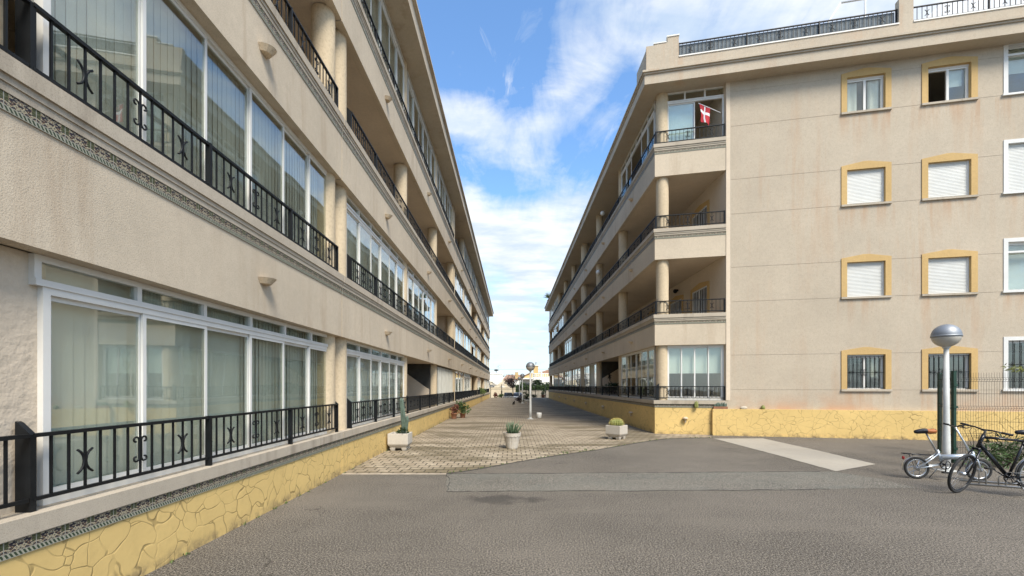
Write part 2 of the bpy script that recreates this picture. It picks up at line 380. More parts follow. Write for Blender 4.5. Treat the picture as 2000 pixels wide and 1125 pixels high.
# ------------------------------------------------------------------ ground
HC, F_ = 1.75, 850.0
def gp(px, py, z=0.0):
    Y = F_*(HC - z)/(py - 754.5); return ((px-1000)/F_*Y, Y, z)
def jag(pts, q=.012, step=.12):
    out = []
    for a, b in zip(pts, pts[1:] + pts[:1]):
        a = Vector(a); b = Vector(b); n = max(1, int((b-a).length/step))
        for k in range(n):
            p = a.lerp(b, k/n); out.append((p.x + random.uniform(-q, q), p.y + random.uniform(-q, q)))
    return out
def sheet(name, pts, z, m):
    mb = MB(); mb.add([(x, y, z) for x, y in pts], [tuple(range(len(pts)))])
    o = mb.build(name, m, None, False)
    if o.data.polygons[0].normal.z < 0: o.data.flip_normals()
    return tag(o, kind='structure')
sheet('ground', [(-400,-150),(400,-150),(400,67.0),(-400,67.0)], 0, M['asphalt'])
sheet('street', [(-400,67.0),(400,67.0),(400,900),(-400,900)], -.7, M['asphalt'])
mbk = MB(); mbk.box(-20,20,66.9,67.15,-.8,-.004); tag(mbk.build('retaining_wall', M['cast']), 'low cast stone retaining wall dropping from the plaza end to the street', 'wall')
edge = [gp(*p)[:2] for p in [(872,925.5),(905,921.5),(938.8,916),(985,907.5),(1034,899),(1072,892.5),(1110.5,887),(1170,878.5),(1238,866.7),(1270,861.5),(1299,857.8),(1337,856.3),(1392,855.4)]]
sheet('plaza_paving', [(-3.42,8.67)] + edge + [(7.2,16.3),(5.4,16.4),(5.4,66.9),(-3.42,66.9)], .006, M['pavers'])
mbk = MB()
mbk.tube([(x, y, .002) for x, y in edge], .016, 5)
mbk.build('paving_edge_seam', M['seam'])['kind'] = 'structure'
mbk = MB(); mbk.box(-3.38, -1.31, 8.64, 8.70, 0, .010); mbk.build('paving_kerb', M['kerbline'])['kind'] = 'structure'
sheet('asphalt_patch', jag([gp(872,925.8)[:2], gp(1250,924)[:2], gp(1630,921.5)[:2], gp(1715,935)[:2], gp(1790,953)[:2], gp(1480,957.5)[:2], gp(1150,959.5)[:2], gp(872,960.5)[:2]]), .004, M['patch'])
mbk = MB()
for pts in ([(872,925.8),(900,925.2),(1000,925.5),(1250,924),(1420,922),(1628,921.2)], [(874,960.5),(950,960),(1150,959.5),(1480,957.5),(1640,955.5)], [(872,926),(880,942),(872,960)]):
    q = []
    for (a, b), (c, d) in zip(pts, pts[1:]):
        for k in range(8):
            u = k/8; x, y, _ = gp(a+(c-a)*u, b+(d-b)*u); q.append((x + random.uniform(-.02,.02), y + random.uniform(-.03,.03), .001))
    mbk.tube(q, [random.uniform(.004,.013) for _ in q], 5)
mbk.build('patch_seam', M['seam'])['kind'] = 'structure'
sheet('concrete_strip', jag([gp(1395,857)[:2], gp(1490,856.5)[:2], gp(1600,881)[:2], gp(1710,907)[:2], gp(1632,921)[:2], gp(1520,890)[:2]]), .008, M['concrete'])

# ------------------------------------------------------------------ facade pieces
def arc(F, a, d, zc, side, w, h, n=7):
    q = []
    for i in range(n):
        th = R(-65 + 130*i/(n-1)); q.append(F(a - side*(.008 + w*(1-math.cos(th))/(1-math.cos(R(65)))), d, zc + h/2*math.sin(th)/math.sin(R(65))))
    return q
def scroll(F, a, d, zc, side, n=9):
    q = []; r0 = .034
    for sgn in (1, -1):
        seg = []
        for i in range(n):
            th = math.pi*1.55*(1 - i/(n-1)); r = r0*(.45 + .55*i/(n-1))
            seg.append((r0 + .012 - r*math.cos(th), sgn*(.085 + r*math.sin(th))))
        q += seg if sgn == 1 else seg[::-1]
    return [F(a - side*x, d, zc + z) for x, z in q]
def railing(par, F, a0, a1, z, d=-.07, nseg=3, near=False, ends=True, h=.56, detail=2, skip=False):
    """part railing (bars and rails) > post, ornament"""
    mb = MB(); zb, zt = z + .09, z + h
    mb.fbox(F, a0, a1, d-.022, d+.022, zt-.022, zt+.006); mb.fbox(F, a0, a1, d-.014, d+.014, zb-.014, zb+.012)
    seg = (a1-a0)/nseg; orn = []
    for s in range(nseg):
        nb = max(4, round(seg/.134)); 
        for k in range(1, nb):
            a = a0 + s*seg + k*seg/nb
            mb.fbox(F, a-.0075, a+.0075, d-.0075, d+.0075, zb+.012, zt-.022)
            t = {3: 'x', nb//2: 's', nb-3: 'x'}.get(k)
            if t and nb > 7: orn.append((t, a))
    def om(m, t, a):
        for side in (1, -1):
            if t == 'x': m.tube(arc(F, a, d, (zb+zt)/2 - .02, side, .055, .19, 7 if detail > 1 else 4), .010, 5 if detail > 1 else 3)
            else: m.tube(scroll(F, a, d, (zb+zt)/2, side, 9 if detail > 1 else 5), .009, 5 if detail > 1 else 3)
    if detail and not near:
        for t, a in orn: om(mb, t, a)
    o = mb.build('railing', M['iron'], par)
    if near:
        for t, a in orn:
            m = MB(); om(m, t, a); m.build('scroll_ornament', M['iron'], o)
    for k in range(nseg+1):
        if skip and k == nseg: continue
        a = a0 + k*seg; m = MB()
        if k in (0, nseg) and ends:
            m.prism([F(a-.02, d-.10, z-.01), F(a-.02, d+.012, z-.01), F(a-.02, d+.012, zt+.0), F(a-.02, d-.08, zt+.085), F(a-.02, d-.10, zt+.095)], F.ua*.04)
        else:
            m.prism([F(a-.016, d-.03, z-.01), F(a-.016, d+.03, z-.01), F(a-.016, d+.03, zt+.010), F(a-.016, d-.03, zt+.010)], F.ua*.032)
        m.build('post', M['iron'], o)
    return o

def blind_mesh(F, a0, a1, z0, z1, d, kind, seedv=0):
    mb = MB(); rnd = random.Random(seedv)
    if kind in ('pale', 'slat'):
        w = .1 if kind == 'pale' else .088; n = max(1, int((a1-a0)/w)); ang = R(12 if kind == 'pale' else -7)
        for k in range(n):
            c = a0 + (k+.5)*(a1-a0)/n; an = ang + R(rnd.uniform(-4, 4)); hw = w*.53
            da, dd = hw*math.cos(an), hw*math.sin(an)
            mb.prism([F(c-da, d-dd, z0), F(c+da, d+dd, z0), F(c+da, d+dd, z1), F(c-da, d-dd, z1)], F.ud*-.003)
    elif kind == 'roller':
        mb.fbox(F, a0, a1, d-.002, d+.002, z1-(z1-z0)*.52, z1)
    else:
        n = max(8, int((a1-a0)/.035)); pts = []
        for k in range(n+1):
            a = a0 + (a1-a0)*k/n; pts.append((a, d + .035*math.sin(k*1.05 + rnd.uniform(-.4,.4)) + .02*math.sin(k*.37)))
        vs = [F(a, q, z0) for a, q in pts] + [F(a, q, z1) for a, q in pts] ; m = n+1
        mb.add(vs, [(k, k+1, m+k+1, m+k) for k in range(n)], 0, True)
    return mb

def glazing(par, F, a0, a1, z0, z1, d=-.19, n=6, tz=None, nt=None, blinds=None, opened=(), seedv=0, fw=.055, pane='glass', lab=None):
    """part window (frame) > pane, blind"""
    mb = MB(); gm = MB(); nt = nt or n
    D0, D1 = d-.035, d+.035
    top = tz if tz else z1
    mb.fbox(F, a0, a0+fw, D0, D1, z0, top); mb.fbox(F, a1-fw, a1, D0, D1, z0, top)
    mb.fbox(F, a0+fw, a1-fw, D0, D1, z0, z0+fw); mb.fbox(F, a0+fw, a1-fw, D0, D1, top-fw, top)
    if tz:
        b0, b1 = a0-.06, a1+.06
        mb.fbox(F, b0, b1, D0-.002, D1+.012, tz, tz+.05)
        mb.fbox(F, b0, b0+.05, D0, D1, tz+.05, z1); mb.fbox(F, b1-.05, b1, D0, D1, tz+.05, z1); mb.fbox(F, b0+.05, b1-.05, D0, D1, z1-.05, z1)
        w = (b1-b0-.05)/nt
        for k in range(1, nt): mb.fbox(F, b0+k*w, b0+k*w+.05, D0, D1, tz+.05, z1-.05)
        for k in range(nt): gm.fbox(F, b0+.05+k*w, b0+k*w+w, d-.004, d+.004, tz+.05, z1-.05)
    w = (a1-a0-2*fw)/n
    for k in range(n):
        if k in opened: continue
        dk = d + (.014 if k % 2 else -.014); p0 = a0+fw+k*w - (.012 if k else 0); p1 = a0+fw+(k+1)*w + (.012 if k < n-1 else 0); s = .038
        za, zb = z0+fw, top-fw
        mb.fbox(F, p0, p0+s, dk-.012, dk+.012, za, zb); mb.fbox(F, p1-s, p1, dk-.012, dk+.012, za, zb)
        mb.fbox(F, p0+s, p1-s, dk-.0115, dk+.0115, za, za+s+.02); mb.fbox(F, p0+s, p1-s, dk-.0115, dk+.0115, zb-s, zb)
        gm.fbox(F, p0+s, p1-s, dk-.004, dk+.004, za+s+.02, zb-s)
    o = mb.build('window', M['white'], par)
    if lab: o['label'] = lab
    if gm.v: gm.build('pane', M[pane], o)
    if blinds:
        for (k0, k1, kind, mt) in blinds:
            bm_ = blind_mesh(F, a0+fw+k0*w+.01, a0+fw+k1*w-.01, z0+.06, z1-.03, d-.13, kind, seedv+k0)
            bm_.build('curtain' if kind in ('drape',) else 'blind', M[mt], o)
    return o

def column(par, F, a, d, z0, z1, r=.22, m='column'):
    c = F(a, d, 0); mb = MB(); n = 22; k = max(4, int((z1-z0)/.25)); vs = []; fs = []
    for i in range(k+1):
        for j in range(n):
            an = 2*math.pi*j/n; rr = r*(1 + random.uniform(-.012, .012)); vs.append((c.x+rr*math.cos(an), c.y+rr*math.sin(an), z0+(z1-z0)*i/k))
    for i in range(k):
        for j in range(n): fs.append((i*n+j, i*n+(j+1) % n, (i+1)*n+(j+1) % n, (i+1)*n+j))
    mb.add(vs, fs, 0, True); return mb.build('column', M[m], par)

def sconce(par, F, a, z):
    mb = MB(); n = 8; top = []; bot = []
    for i in range(n+1):
        th = math.pi*i/n; top.append(F(a - .13*math.cos(th), .004 + .17*math.sin(th), z+.045)); bot.append(F(a - .085*math.cos(th), .004 + .10*math.sin(th), z-.03))
    m = n+1; vs = top + bot
    mb.add(vs, [tuple(range(m)), tuple(range(2*m-1, m-1, -1))] + [(i, i+1, m+i+1, m+i) for i in range(n)] + [(0, m, 2*m-1, n)])
    return mb.build('wall_lamp', M['lampw'], par)
def base_lamp(par, F, a, z):
    mb = MB(); c = F(a, .07, 0)
    mb.lathe([(.02,z-.12),(.03,z-.1),(.03,z),(.10,z+.02),(.10,z+.05),(.05,z+.09)], (c.x,c.y,0), 10)
    mb.fbox(F, a-.03, a+.03, .0, .06, z-.10, z-.05)
    return mb.build('wall_lamp', M['lampw'], par)

def back_door(par, F, a0, a1, z0, z1, d, grille=False, shutter=False):
    s = .17; mb = MB()
    pts = [(a0-s,z0),(a0-s,z1+s*.8),((a0+a1)/2,z1+s*1.7),(a1+s,z1+s*.8),(a1+s,z0),(a1,z0),(a1,z1),(a0,z1),(a0,z0)]
    mb.fbox(F, a0-s, a0, d+.002, d+.03, z0, z1); mb.fbox(F, a1, a1+s, d+.002, d+.03, z0, z1)
    mb.prism([F(a0-s,d+.002,z1),F(a1+s,d+.002,z1),F(a1+s,d+.002,z1+s*.8),F((a0+a1)/2,d+.002,z1+s*1.5),F(a0-s,d+.002,z1+s*.8)], F.ud*.028)
    o = mb.build('door', M['surround'], par)
    m = MB(); m.fbox(F, a0, a0+.05, d+.002, d+.02, z0, z1); m.fbox(F, a1-.05, a1, d+.002, d+.02, z0, z1); m.fbox(F, a0+.05, a1-.05, d+.002, d+.02, z1-.05, z1)
    c = (a0+a1)/2; m.fbox(F, c-.04, c+.04, d+.002, d+.019, z0, z1-.05)
    if grille:
        k = 9
        for i in range(1, k): m.fbox(F, a0+(a1-a0)*i/k-.008, a0+(a1-a0)*i/k+.008, d+.03, d+.045, z0, z1)
    m.build('door_frame', M['white'], o)
    g = MB(); g.fbox(F, a0+.05, a1-.05, d+.001, d+.006, z0, z1-.05); g.build('door_pane', M['shutter' if shutter else 'carglass'], o)
    return o

# ------------------------------------------------------------------ LEFT BUILDING
LB = empty('apartment_building', (-9, 30, 0), 'long beige apartment block on the left with black iron balconies and patterned tile bands', 'building')
LED = [.842, 3.96, 7.11, 10.26]; SPB = [2.743, 5.88, 9.06, 12.52]; FLO = [.30, 3.42, 6.58, 9.72]
BL = [-8.7,-2.9,2.9,8.7,14.5,20.3,26.1,31.9,37.7,43.5,49.3,55.1,60.9,66.7]
BLK = [(-8.7,8.686),(8.714,26.086),(26.114,43.486),(43.514,66.95)]
JOINTS = (8.7, 26.1, 43.5)
for (y0, y1) in BLK:
    path = [(XL,y0),(XL,y1)]
    mb = MB(); band(mb, path, -.25, 0, -.1, .587); mb.build('base_wall', M['yellow'], LB)
    mb = MB(); band(mb, path, -.25, .012, .587, .713); mb.build('tile_band', M['tile'], LB)
    mb = MB(); band(mb, path, -2.2, .03, .713, .842); band(mb, path, -.25, .022, .706, .7135); mb.build('ledge', M['cast'], LB)
    for f in range(3):
        z0, z1 = SPB[f], LED[f+1]
        mb = MB(); band(mb, path, -.16, 0, z0, z1-.25-.115); mb.build('parapet_wall', M['stucco'], LB)
        mb = MB(); band(mb, path, -.16, .012, z1-.365, z1-.24); mb.build('tile_band', M['tile'], LB)
        mb = MB(); band(mb, path, -.16, .05, z1-.13, z1); band(mb, path, -.16, .03, z1-.18, z1-.13); band(mb, path, -.16, .018, z1-.24, z1-.18); mb.build('ledge', M['cast'], LB)
for f in range(1, 4):
    mb = MB(); mb.box(XL-2.6, XL-.16, -8.7, 66.9, SPB[f-1]+.03, FLO[f]); mb.build('floor_slab', M['inner'], LB)
mb = MB()
for f in range(4):
    mb.fbox(FL, -8.7, 66.9, -2.7, -2.45, (.842 if f == 0 else FLO[f]), SPB[f] + (.03 if f < 3 else .06))
mb.build('loggia_wall', M['inner'], LB)
mb = MB(); mb.box(-16, XL-2.7, -8.8, 66.9, 0, 12.5); mb.build('rear_block', M['stucco'], LB)
mb = MB(); mb.fbox(FL, 66.7, 66.95, -2.45, -.17, .85, 12.5); mb.build('end_wall', M['stucco'], LB)
pathL = [(XL,-8.7),(XL,67.3)]
mb = MB(); band(mb, pathL, -13, .5, 12.52, 12.64); band(mb, pathL, -1, .50, 12.64, 12.95); band(mb, pathL, -1, .55, 12.95, 13.0); band(mb, pathL, -1, .60, 13.0, 13.06)
mb.build('cornice', M['stucco'], LB)
mb = MB(); mb.box(-16, XL+.3, -8.7, 67.2, 12.64, 12.9); mb.build('roof_slab', M['cast'], LB)
mb = MB(); band(mb, [(XL,-8.7),(XL,67.1)], -.1, .1, 13.06, 13.5); mb.build('roof_parapet', M['stucco'], LB)
for i in range(12): railing(LB, FL, BL[i+1]+.2, BL[i+2]-.2, 13.5, 0, 3, detail=0, ends=False, h=.54) if i < 12 else None

kinds = {0: 'GGGSCWWOwOWW', 1: 'WWWWoVSXwoVV', 2: 'OOOOOVWOwOVV', 3: 'WWWWWOWWWWWW'}
# per floor, bays from BL[1] on (first is mostly behind the camera)
GL = {0: ['W','Wt','Wt','S','C','Wd','Wt','O','Wh','O','Wt','Wt'], 1: ['W','W','Wt','Wt','O','Wt','V','X','Wt','O','Wt','Wt'],
      2: ['O','O','O','O','O','V','W','O','Wt','O','W','W'], 3: ['Wt','Wt','Wt','Wt','Wt','O','Wt','Wt','Wt','Wt','Wt','Wt']}
for f in range(4):
    zl, zt = LED[f], SPB[f]
    for i in range(12):
        b0, b1 = BL[i+1], BL[i+2]; k = GL[f][i]; near = (b1 < 16)
        wa0, wa1 = b0+.40, b1-.12
        jl = any(abs(b0-j) < .1 for j in JOINTS); jr = any(abs(b1-j) < .1 for j in JOINTS)
        if jl: wa0 = b0+.62
        sv = f*50+i
        if k[0] == 'W':
            tz = zt-.235 if 't' in k else None
            if f == 0 and i == 1: bl = [(0,3,'pale','blind'),(3,6,'slat','blind')]
            elif f == 1 and i == 1: bl = [(0,6,'slat','blind2')]
            elif i in (2, 6): bl = [(0,6,'drape','net' if f == 0 else 'blind2')]
            else: bl = [[(0,6,'slat','blind2')],[(0,3,'drape','curtain')],[(0,2,'drape','net'),(4,6,'drape','net')],[(0,6,'pale','blind')]][(f+i) % 4]
            glazing(LB, FL, wa0, wa1, zl+.002, zt-.002, -.19, 6, tz, 6, bl, (0,) if 'd' in k else (), sv)
        elif k == 'V':
            glazing(LB, FL, wa0, wa1, zl+.002, zt-.002, -.19, 4, None, 4, [(0,4,'drape','net')], (), sv)
        elif k == 'X':
            o = glazing(LB, FL, wa0, wa1, zl+.002, zt-.002, -.19, 4, zt-.5, 4, None, (0,1), sv)
            m = MB(); m.fbox(FL, wa0, wa1, -.24, -.23, zt-.5, zt-.05); m.build('roller_shutter', M['shutter'], o)
        elif k == 'C':
            m = blind_mesh(FL, b0+.35, b1-.3, zl+.02, zt-.06, -.14, 'drape', 5)
            tag(m.build('curtain', M['curtain'], None, False), 'pale grey curtain closing the ground-floor loggia next to the dark stair bay', 'curtain')
        if k in ('O','C','S','X') or 'd' in k or 'h' in k:
            if k != 'S':
                back_door(LB, FL, b0+1.0, b0+2.5, FLO[f] if f else .845, (FLO[f] if f else .845)+1.75, -2.45, i % 2 == 0, i % 3 == 0)
                back_door(LB, FL, b0+3.6, b0+4.8, (FLO[f] if f else .845)+.6, (FLO[f] if f else .845)+1.75, -2.45, i % 2 == 1, i % 3 == 1)
        # partition between a glazed and an open bay
        if i < 11 and (GL[f][i][0] in 'WV') != (GL[f][i+1][0] in 'WV'):
            m = MB(); m.fbox(FL, b1-.06, b1+.06, -2.45, -.40, FLO[f] if f else .85, zt+.02); m.build('partition', M['inner'], LB)
        # columns
        if jr: column(LB, FL, b1-.17, -.30, zl, zt+.01); column(LB, FL, b1+.42, -.30, zl, zt+.01)
        elif not (i == 0 and f == 0): column(LB, FL, b1, -.32, zl, zt+.01)
        ra0, ra1 = (b0+.30 if i == 1 else b0), b1
        if jl: ra0 = b0+.66
        if jr: ra1 = b1-.02
        if i == 1: ra0 = b0+.215
        if i == 0: ra1 = b1+.245
        railing(LB, FL, ra0+.03, ra1-.03, zl, -.07, 3, near=(i in (1, 2) and f < 2), detail=2 if b0 < 25 else (1 if b0 < 40 else 0), ends=True, skip=(i == 0))
        if f: sconce(LB, FL, (b0+b1)/2+.15, (SPB[f-1]+LED[f])/2 - .18)
# pier with trowelled render at the near end of the first visible bay
m = MB(); m.fbox(FL, 2.3, 3.36, -.45, -.20, .843, 2.745); m.build('pier', M['pier'], LB)
# stairs inside the open ground floor bay, seen from the side
m = MB(); m.prism([(-3.78,19.75,.843),(-5.85,19.75,.843),(-5.85,19.75,2.77),(-5.4,19.75,2.77),(-3.9,19.75,1.68),(-3.78,19.75,1.62)], (0,.14,0)); m.build('stair_flank', M['inner'], LB)
m = MB(); m.fbox(FL, 19.9, 20.05, -2.45, -.35, .85, 2.76); m.build('stair_shade_wall', M['dark'], LB)  # painted near-black to stand in for the shade above the stair
m = MB(); m.fbox(FL, 14.75, 20.1, -.125, -.115, .93, 1.38); m.build('rail_screen', M['screen'], LB)

# ------------------------------------------------------------------ RIGHT BUILDING
RB = empty('apartment_building', (10, 38, 0), 'beige apartment block on the right with a broad end wall of yellow framed windows', 'building')
RLED = [1.24, 4.39, 7.54, 10.66]; RSPB = [3.26, 6.42, 9.48, 12.6]; RFLO = [.66, 3.85, 7.0, 10.1]
BR = [16.06,21.9,27.7,33.45,39.2,45.0,50.8,56.6,62.4]
TW = 2.43
pc = (XR, YC); pe = FE(TW,0,0); pe = (pe.x, pe.y)
JR = 33.45
for part in (0, 1):
    path = [(XR,62.6),(XR,JR+.014)] if part == 0 else [(XR,JR-.014), pc, pe]
    pathb = path if part == 0 else [(XR,JR-.014), pc, tuple(FE(1.955,0,0)[:2])]
    mb = MB(); band(mb, pathb, -.25, 0, -.1, .975); mb.build('base_wall', M['yellow'], RB)
    mb = MB(); band(mb, path, -.25, .012, .975, 1.107); mb.build('tile_band', M['tile'], RB)
    mb = MB(); band(mb, path, -2.0, .05, 1.107, 1.24); mb.build('ledge', M['cast'], RB)
    for f in range(3):
        z0, z1 = RSPB[f], RLED[f+1]
        mb = MB(); band(mb, path, -.16, 0, z0, z1-.36); mb.build('parapet_wall', M['stucco'], RB)
        mb = MB(); band(mb, path, -.16, .012, z1-.36, z1-.245); mb.build('tile_band', M['tile'], RB)
        mb = MB(); band(mb, path, -.16, .06, z1-.13, z1); band(mb, path, -.16, .035, z1-.19, z1-.13); band(mb, path, -.16, .02, z1-.245, z1-.19); mb.build('ledge', M['cast'], RB)
XB = pe[0]
ce = offset_path([(XR,62.6), pc, pe], -.16)
for f in range(1, 4):
    mb = MB(); z0 = RSPB[f-1]+.03
    mb.prism([(ce[0].x,62.5,z0),(ce[1].x,ce[1].y,z0),(ce[2].x,ce[2].y,z0),(XB,62.5,z0)], (0,0,RFLO[f]-z0)); mb.build('floor_slab', M['inner'], RB)
mb = MB(); mb.box(XB, XB+.2, pe[1]-.02, 62.5, 1.245, 12.65); mb.build('loggia_wall', M['inner'], RB)
# end wall with window openings and horizontal joints
WIN = []
for f in range(4):
    s = 1.655 + 3.13*f
    WIN.append((6.23, 7.355, s, s+1.165)); WIN.append((8.565, 9.745, s, s+1.165)); WIN.append((10.66, 12.9, s, s+1.62))
def wall_cells(F, a0, a1, z0, z1, d0, d1, holes, joints):
    mb = MB(); A = {a0, a1}; Z = {z0, z1}
    for h in holes: A |= {h[0], h[1]}; Z |= {h[2], h[3]}
    for j in joints: Z |= {j-.006, j+.006}
    A = sorted(A); Z = sorted(Z)
    for i in range(len(A)-1):
        for k in range(len(Z)-1):
            ac, zc = (A[i]+A[i+1])/2, (Z[k]+Z[k+1])/2
            if any(h[0] < ac < h[1] and h[2] < zc < h[3] for h in holes): continue
            jn = any(abs(zc-j) < .006 for j in joints)
            mb.fbox(F, A[i], A[i+1], d0, d1 - (.007 if jn else 0), Z[k], Z[k+1])
    return mb
JZ = [v for f in range(4) for v in (1.63+3.13*f, 2.86+3.13*f)]
wall_cells(FE, TW+.012, 17, .93, 12.62, -.26, -.01, WIN, JZ).build('end_wall', M['stucco_end'], RB)
mb = MB(); mb.fbox(FE, 1.957, 17, -.2, .13, -.1, .945); mb.fbox(FE, 1.957, 17, -.2, .15, -.1, .05); mb.build('base_wall', M['yellow'], RB)
mb = MB(); mb.prism([(XB+.2,62.5,.1),(XB+.2,pe[1]+.3,.1),(*FE(17,-.3,.1)[:2],.1),(25,62.5,.1)], (0,0,.3)); mb.box(24.8,25,12,62.5,.1,12.6); mb.box(XB,25,62.4,62.6,.1,12.6); mb.build('rear_block', M['stucco'], RB)
for f in range(1, 4):
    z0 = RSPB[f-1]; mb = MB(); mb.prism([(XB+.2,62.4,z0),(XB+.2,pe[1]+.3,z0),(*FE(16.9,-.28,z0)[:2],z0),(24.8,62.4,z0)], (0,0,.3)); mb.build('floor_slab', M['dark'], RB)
# roof
pathR = [(XR,63.0), pc, tuple(FE(17,0,0)[:2])]
mb = MB(); band(mb, pathR, -3.2, .5, 12.6, 12.72); band(mb, pathR, -1, .50, 12.72, 12.94); band(mb, pathR, -1, .54, 12.94, 13.0); band(mb, pathR, -1, .59, 13.0, 13.07); mb.build('cornice', M['stucco_end'], RB)
mb = MB(); mb.prism([(XR+.2,62.8,12.73),(XR+.2,YC+.2,12.73),(*FE(17,-.3,12.73)[:2],12.73),(25,62.8,12.73)], (0,0,.2)); mb.build('roof_slab', M['cast'], RB)
FP = Fr(tuple(offset_path([(XR,63), pc, tuple(FE(17,0,0)[:2])], .42)[1]), (CX,-SX), (-SX,-CX))
mb = MB()
mb.fbox(FP, 0, .283, -.2, 0, 13.07, 14.02); mb.fbox(FP, .283, .733, -.2, .001, 13.07, 14.06); mb.fbox(FP, .733, 1.11, -.2, .002, 13.07, 14.24)
mb.fbox(FP, 1.11, 7.85, -.2, .0, 13.07, 13.47); mb.fbox(FP, 7.85, 8.25, -.2, .002, 13.07, 14.3); mb.fbox(FP, 8.25, 17, -.2, 0, 13.07, 13.47)
mb.box(FP.o.x+.001, FP.o.x+.2, FP.o.y+.05, FP.o.y+1.2, 13.07, 13.9)
band(mb, [(XR+.35,62.8),(XR+.35,YC+1.2)], -.2, .0, 13.07, 13.42)
mb.build('roof_parapet', M['stucco_end'], RB)
mb = MB(); mb.fbox(FP, 1.11, 7.85, -.22, .025, 13.47, 13.51); mb.fbox(FP, 8.25, 17, -.22, .025, 13.47, 13.51); mb.fbox(FP, .70, 1.13, -.22, .025, 14.24, 14.28); mb.fbox(FP, .25, .70, -.22, .02, 14.06, 14.09); mb.build('parapet_coping', M['whitewash'], RB)
ra = railing(RB, FP, 1.13, 7.83, 13.5, -.1, 3, h=.52, ends=False); railing(RB, FP, 8.27, 12.4, 13.5, -.1, 2, h=.52, ends=False); railing(RB, FP, 12.4, 16.5, 13.5, -.1, 2, h=.52, ends=False)
m = MB(); m.fbox(FP, 1.15, 7.8, -.15, -.14, 13.55, 13.98); m.build('rail_screen', M['grey_screen'], ra)
for i in range(1, 8): railing(RB, Fr((XR+.5,0),(0,1),(-1,0)), BR[i]+.2, BR[i+1]-.2, 13.42, 0, 3, detail=0, ends=False, h=.5)

GR = {0: ['W','S','Wd','W','W','V','W','O'], 1: ['O','O','O','O','Wt','O','O','W'], 2: ['O','O','O','O','O','W','X','O'], 3: ['Wo','O','O','O','O','O','Wt','Wt']}
for f in range(4):
    zl, zt = RLED[f], RSPB[f]; fl = RFLO[f] if f else 1.245
    for i in range(8):
        b0, b1 = BR[i], BR[i+1]; k = GR[f][i]; wa0, wa1 = b0+.30, b1-.30
        if i == 0: wa0 = b0+.55
        sv = 700+f*50+i
        if k[0] in 'WV':
            tz = zt-.36 if ('t' in k or 'o' in k) else None
            op = (2,3) if 'o' in k else ((1,2) if 'd' in k else ())
            bl = [(0,2,'roller','roller'),(5,6,'roller','roller')] if (f == 0 and i == 0) else [[(0,6,'drape','net')],[(0,2,'drape','net'),(4,6,'drape','net')],[(0,6,'pale','blind')]][(i+f) % 3]
            if 'o' in k: bl = None
            glazing(RB, FR, wa0, wa1, zl+.002, zt-.002, -.19, 6, tz, 6, bl, op, sv)
        elif k == 'X':
            o = glazing(RB, FR, wa0, wa1, zl+.002, zt-.002, -.19, 4, zt-.5, 4, None, (0,1), sv)
            m = MB(); m.fbox(FR, wa0, wa1, -.24, -.23, zt-.5, zt-.05); m.build('roller_shutter', M['shutter'], o)
        if k[0] in 'OX':
            back_door(RB, FR, b0+.95, b0+2.35, fl, fl+1.85, -(XB-XR), i % 2 == 0, i % 3 == 1)
            back_door(RB, FR, b0+3.5, b0+4.9, fl+.55, fl+1.85, -(XB-XR), i % 2 == 0, i % 3 == 2)
        if i < 7 and (GR[f][i][0] in 'WV') != (GR[f][i+1][0] in 'WV') and not (f == 0 and i == 1):
            m = MB(); m.fbox(FR, b1-.06, b1+.06, -(XB-XR), -.40, fl, zt+.02); m.build('partition', M['inner'], RB)
        if abs(b1-JR) < .1: column(RB, FR, b1-.25, -.30, zl, zt+.01); column(RB, FR, b1+.25, -.30, zl, zt+.01)
        else: column(RB, FR, b1, -.32, zl, zt+.01)
        railing(RB, FR, b0+(.06 if i == 0 else .03), b1-.03 if abs(b1-JR) > .1 else b1-.12, zl, -.07, 3, detail=2 if i < 1 else (1 if i < 4 else 0), ends=(i > 0 or f == 0), h=.51)
        if f: sconce(RB, FR, (b0+b1)/2+.1, (RSPB[f-1]+RLED[f])/2 - .16)
        if f == 0 and i < 7: base_lamp(RB, FR, (b0+b1)/2+.1, .56)
    c = FE(.30, -.28, 0); column(RB, FE, .30, -.30, zl, zt+.01, .225)
    railing(RB, FE, .06, TW-.04, zl, -.07, 1, near=True, ends=False, h=.51)
base_lamp(RB, FE, 1.05, .55)
# corner glazing on the end face
glazing(RB, FE, .42, TW-.02, RLED[0]+.002, RSPB[0]-.002, -.19, 4, None, 4, [(0,4,'roller','roller')], (), 901, fw=.07)
o3 = glazing(RB, FE, .42, TW-.02, RLED[3]+.002, RSPB[3]-.002, -.19, 2, RSPB[3]-.36, 3, None, (1,), 902, fw=.06)
m = MB(); m.fbox(FE, .52, 1.36, -.235, -.225, RLED[3]+.08, RSPB[3]-.42); m.build('frosted_pane', M['frost'], o3)
# stair bay
m = MB(); yy = 26.9; m.prism([(5.62,yy,1.245),(XB,yy,1.245),(XB,yy,3.26),(7.3,yy,3.26),(5.75,yy,2.33),(5.62,yy,2.25)], (0,.14,0)); m.build('stair_flank', M['inner'], RB)
m = MB(); m.fbox(FR, 27.05, 27.2, -(XB-XR), -.33, 1.245, 3.28); m.build('stair_shade_wall', M['dark'], RB)  # shade behind the stair flank, put in as a near-black wall

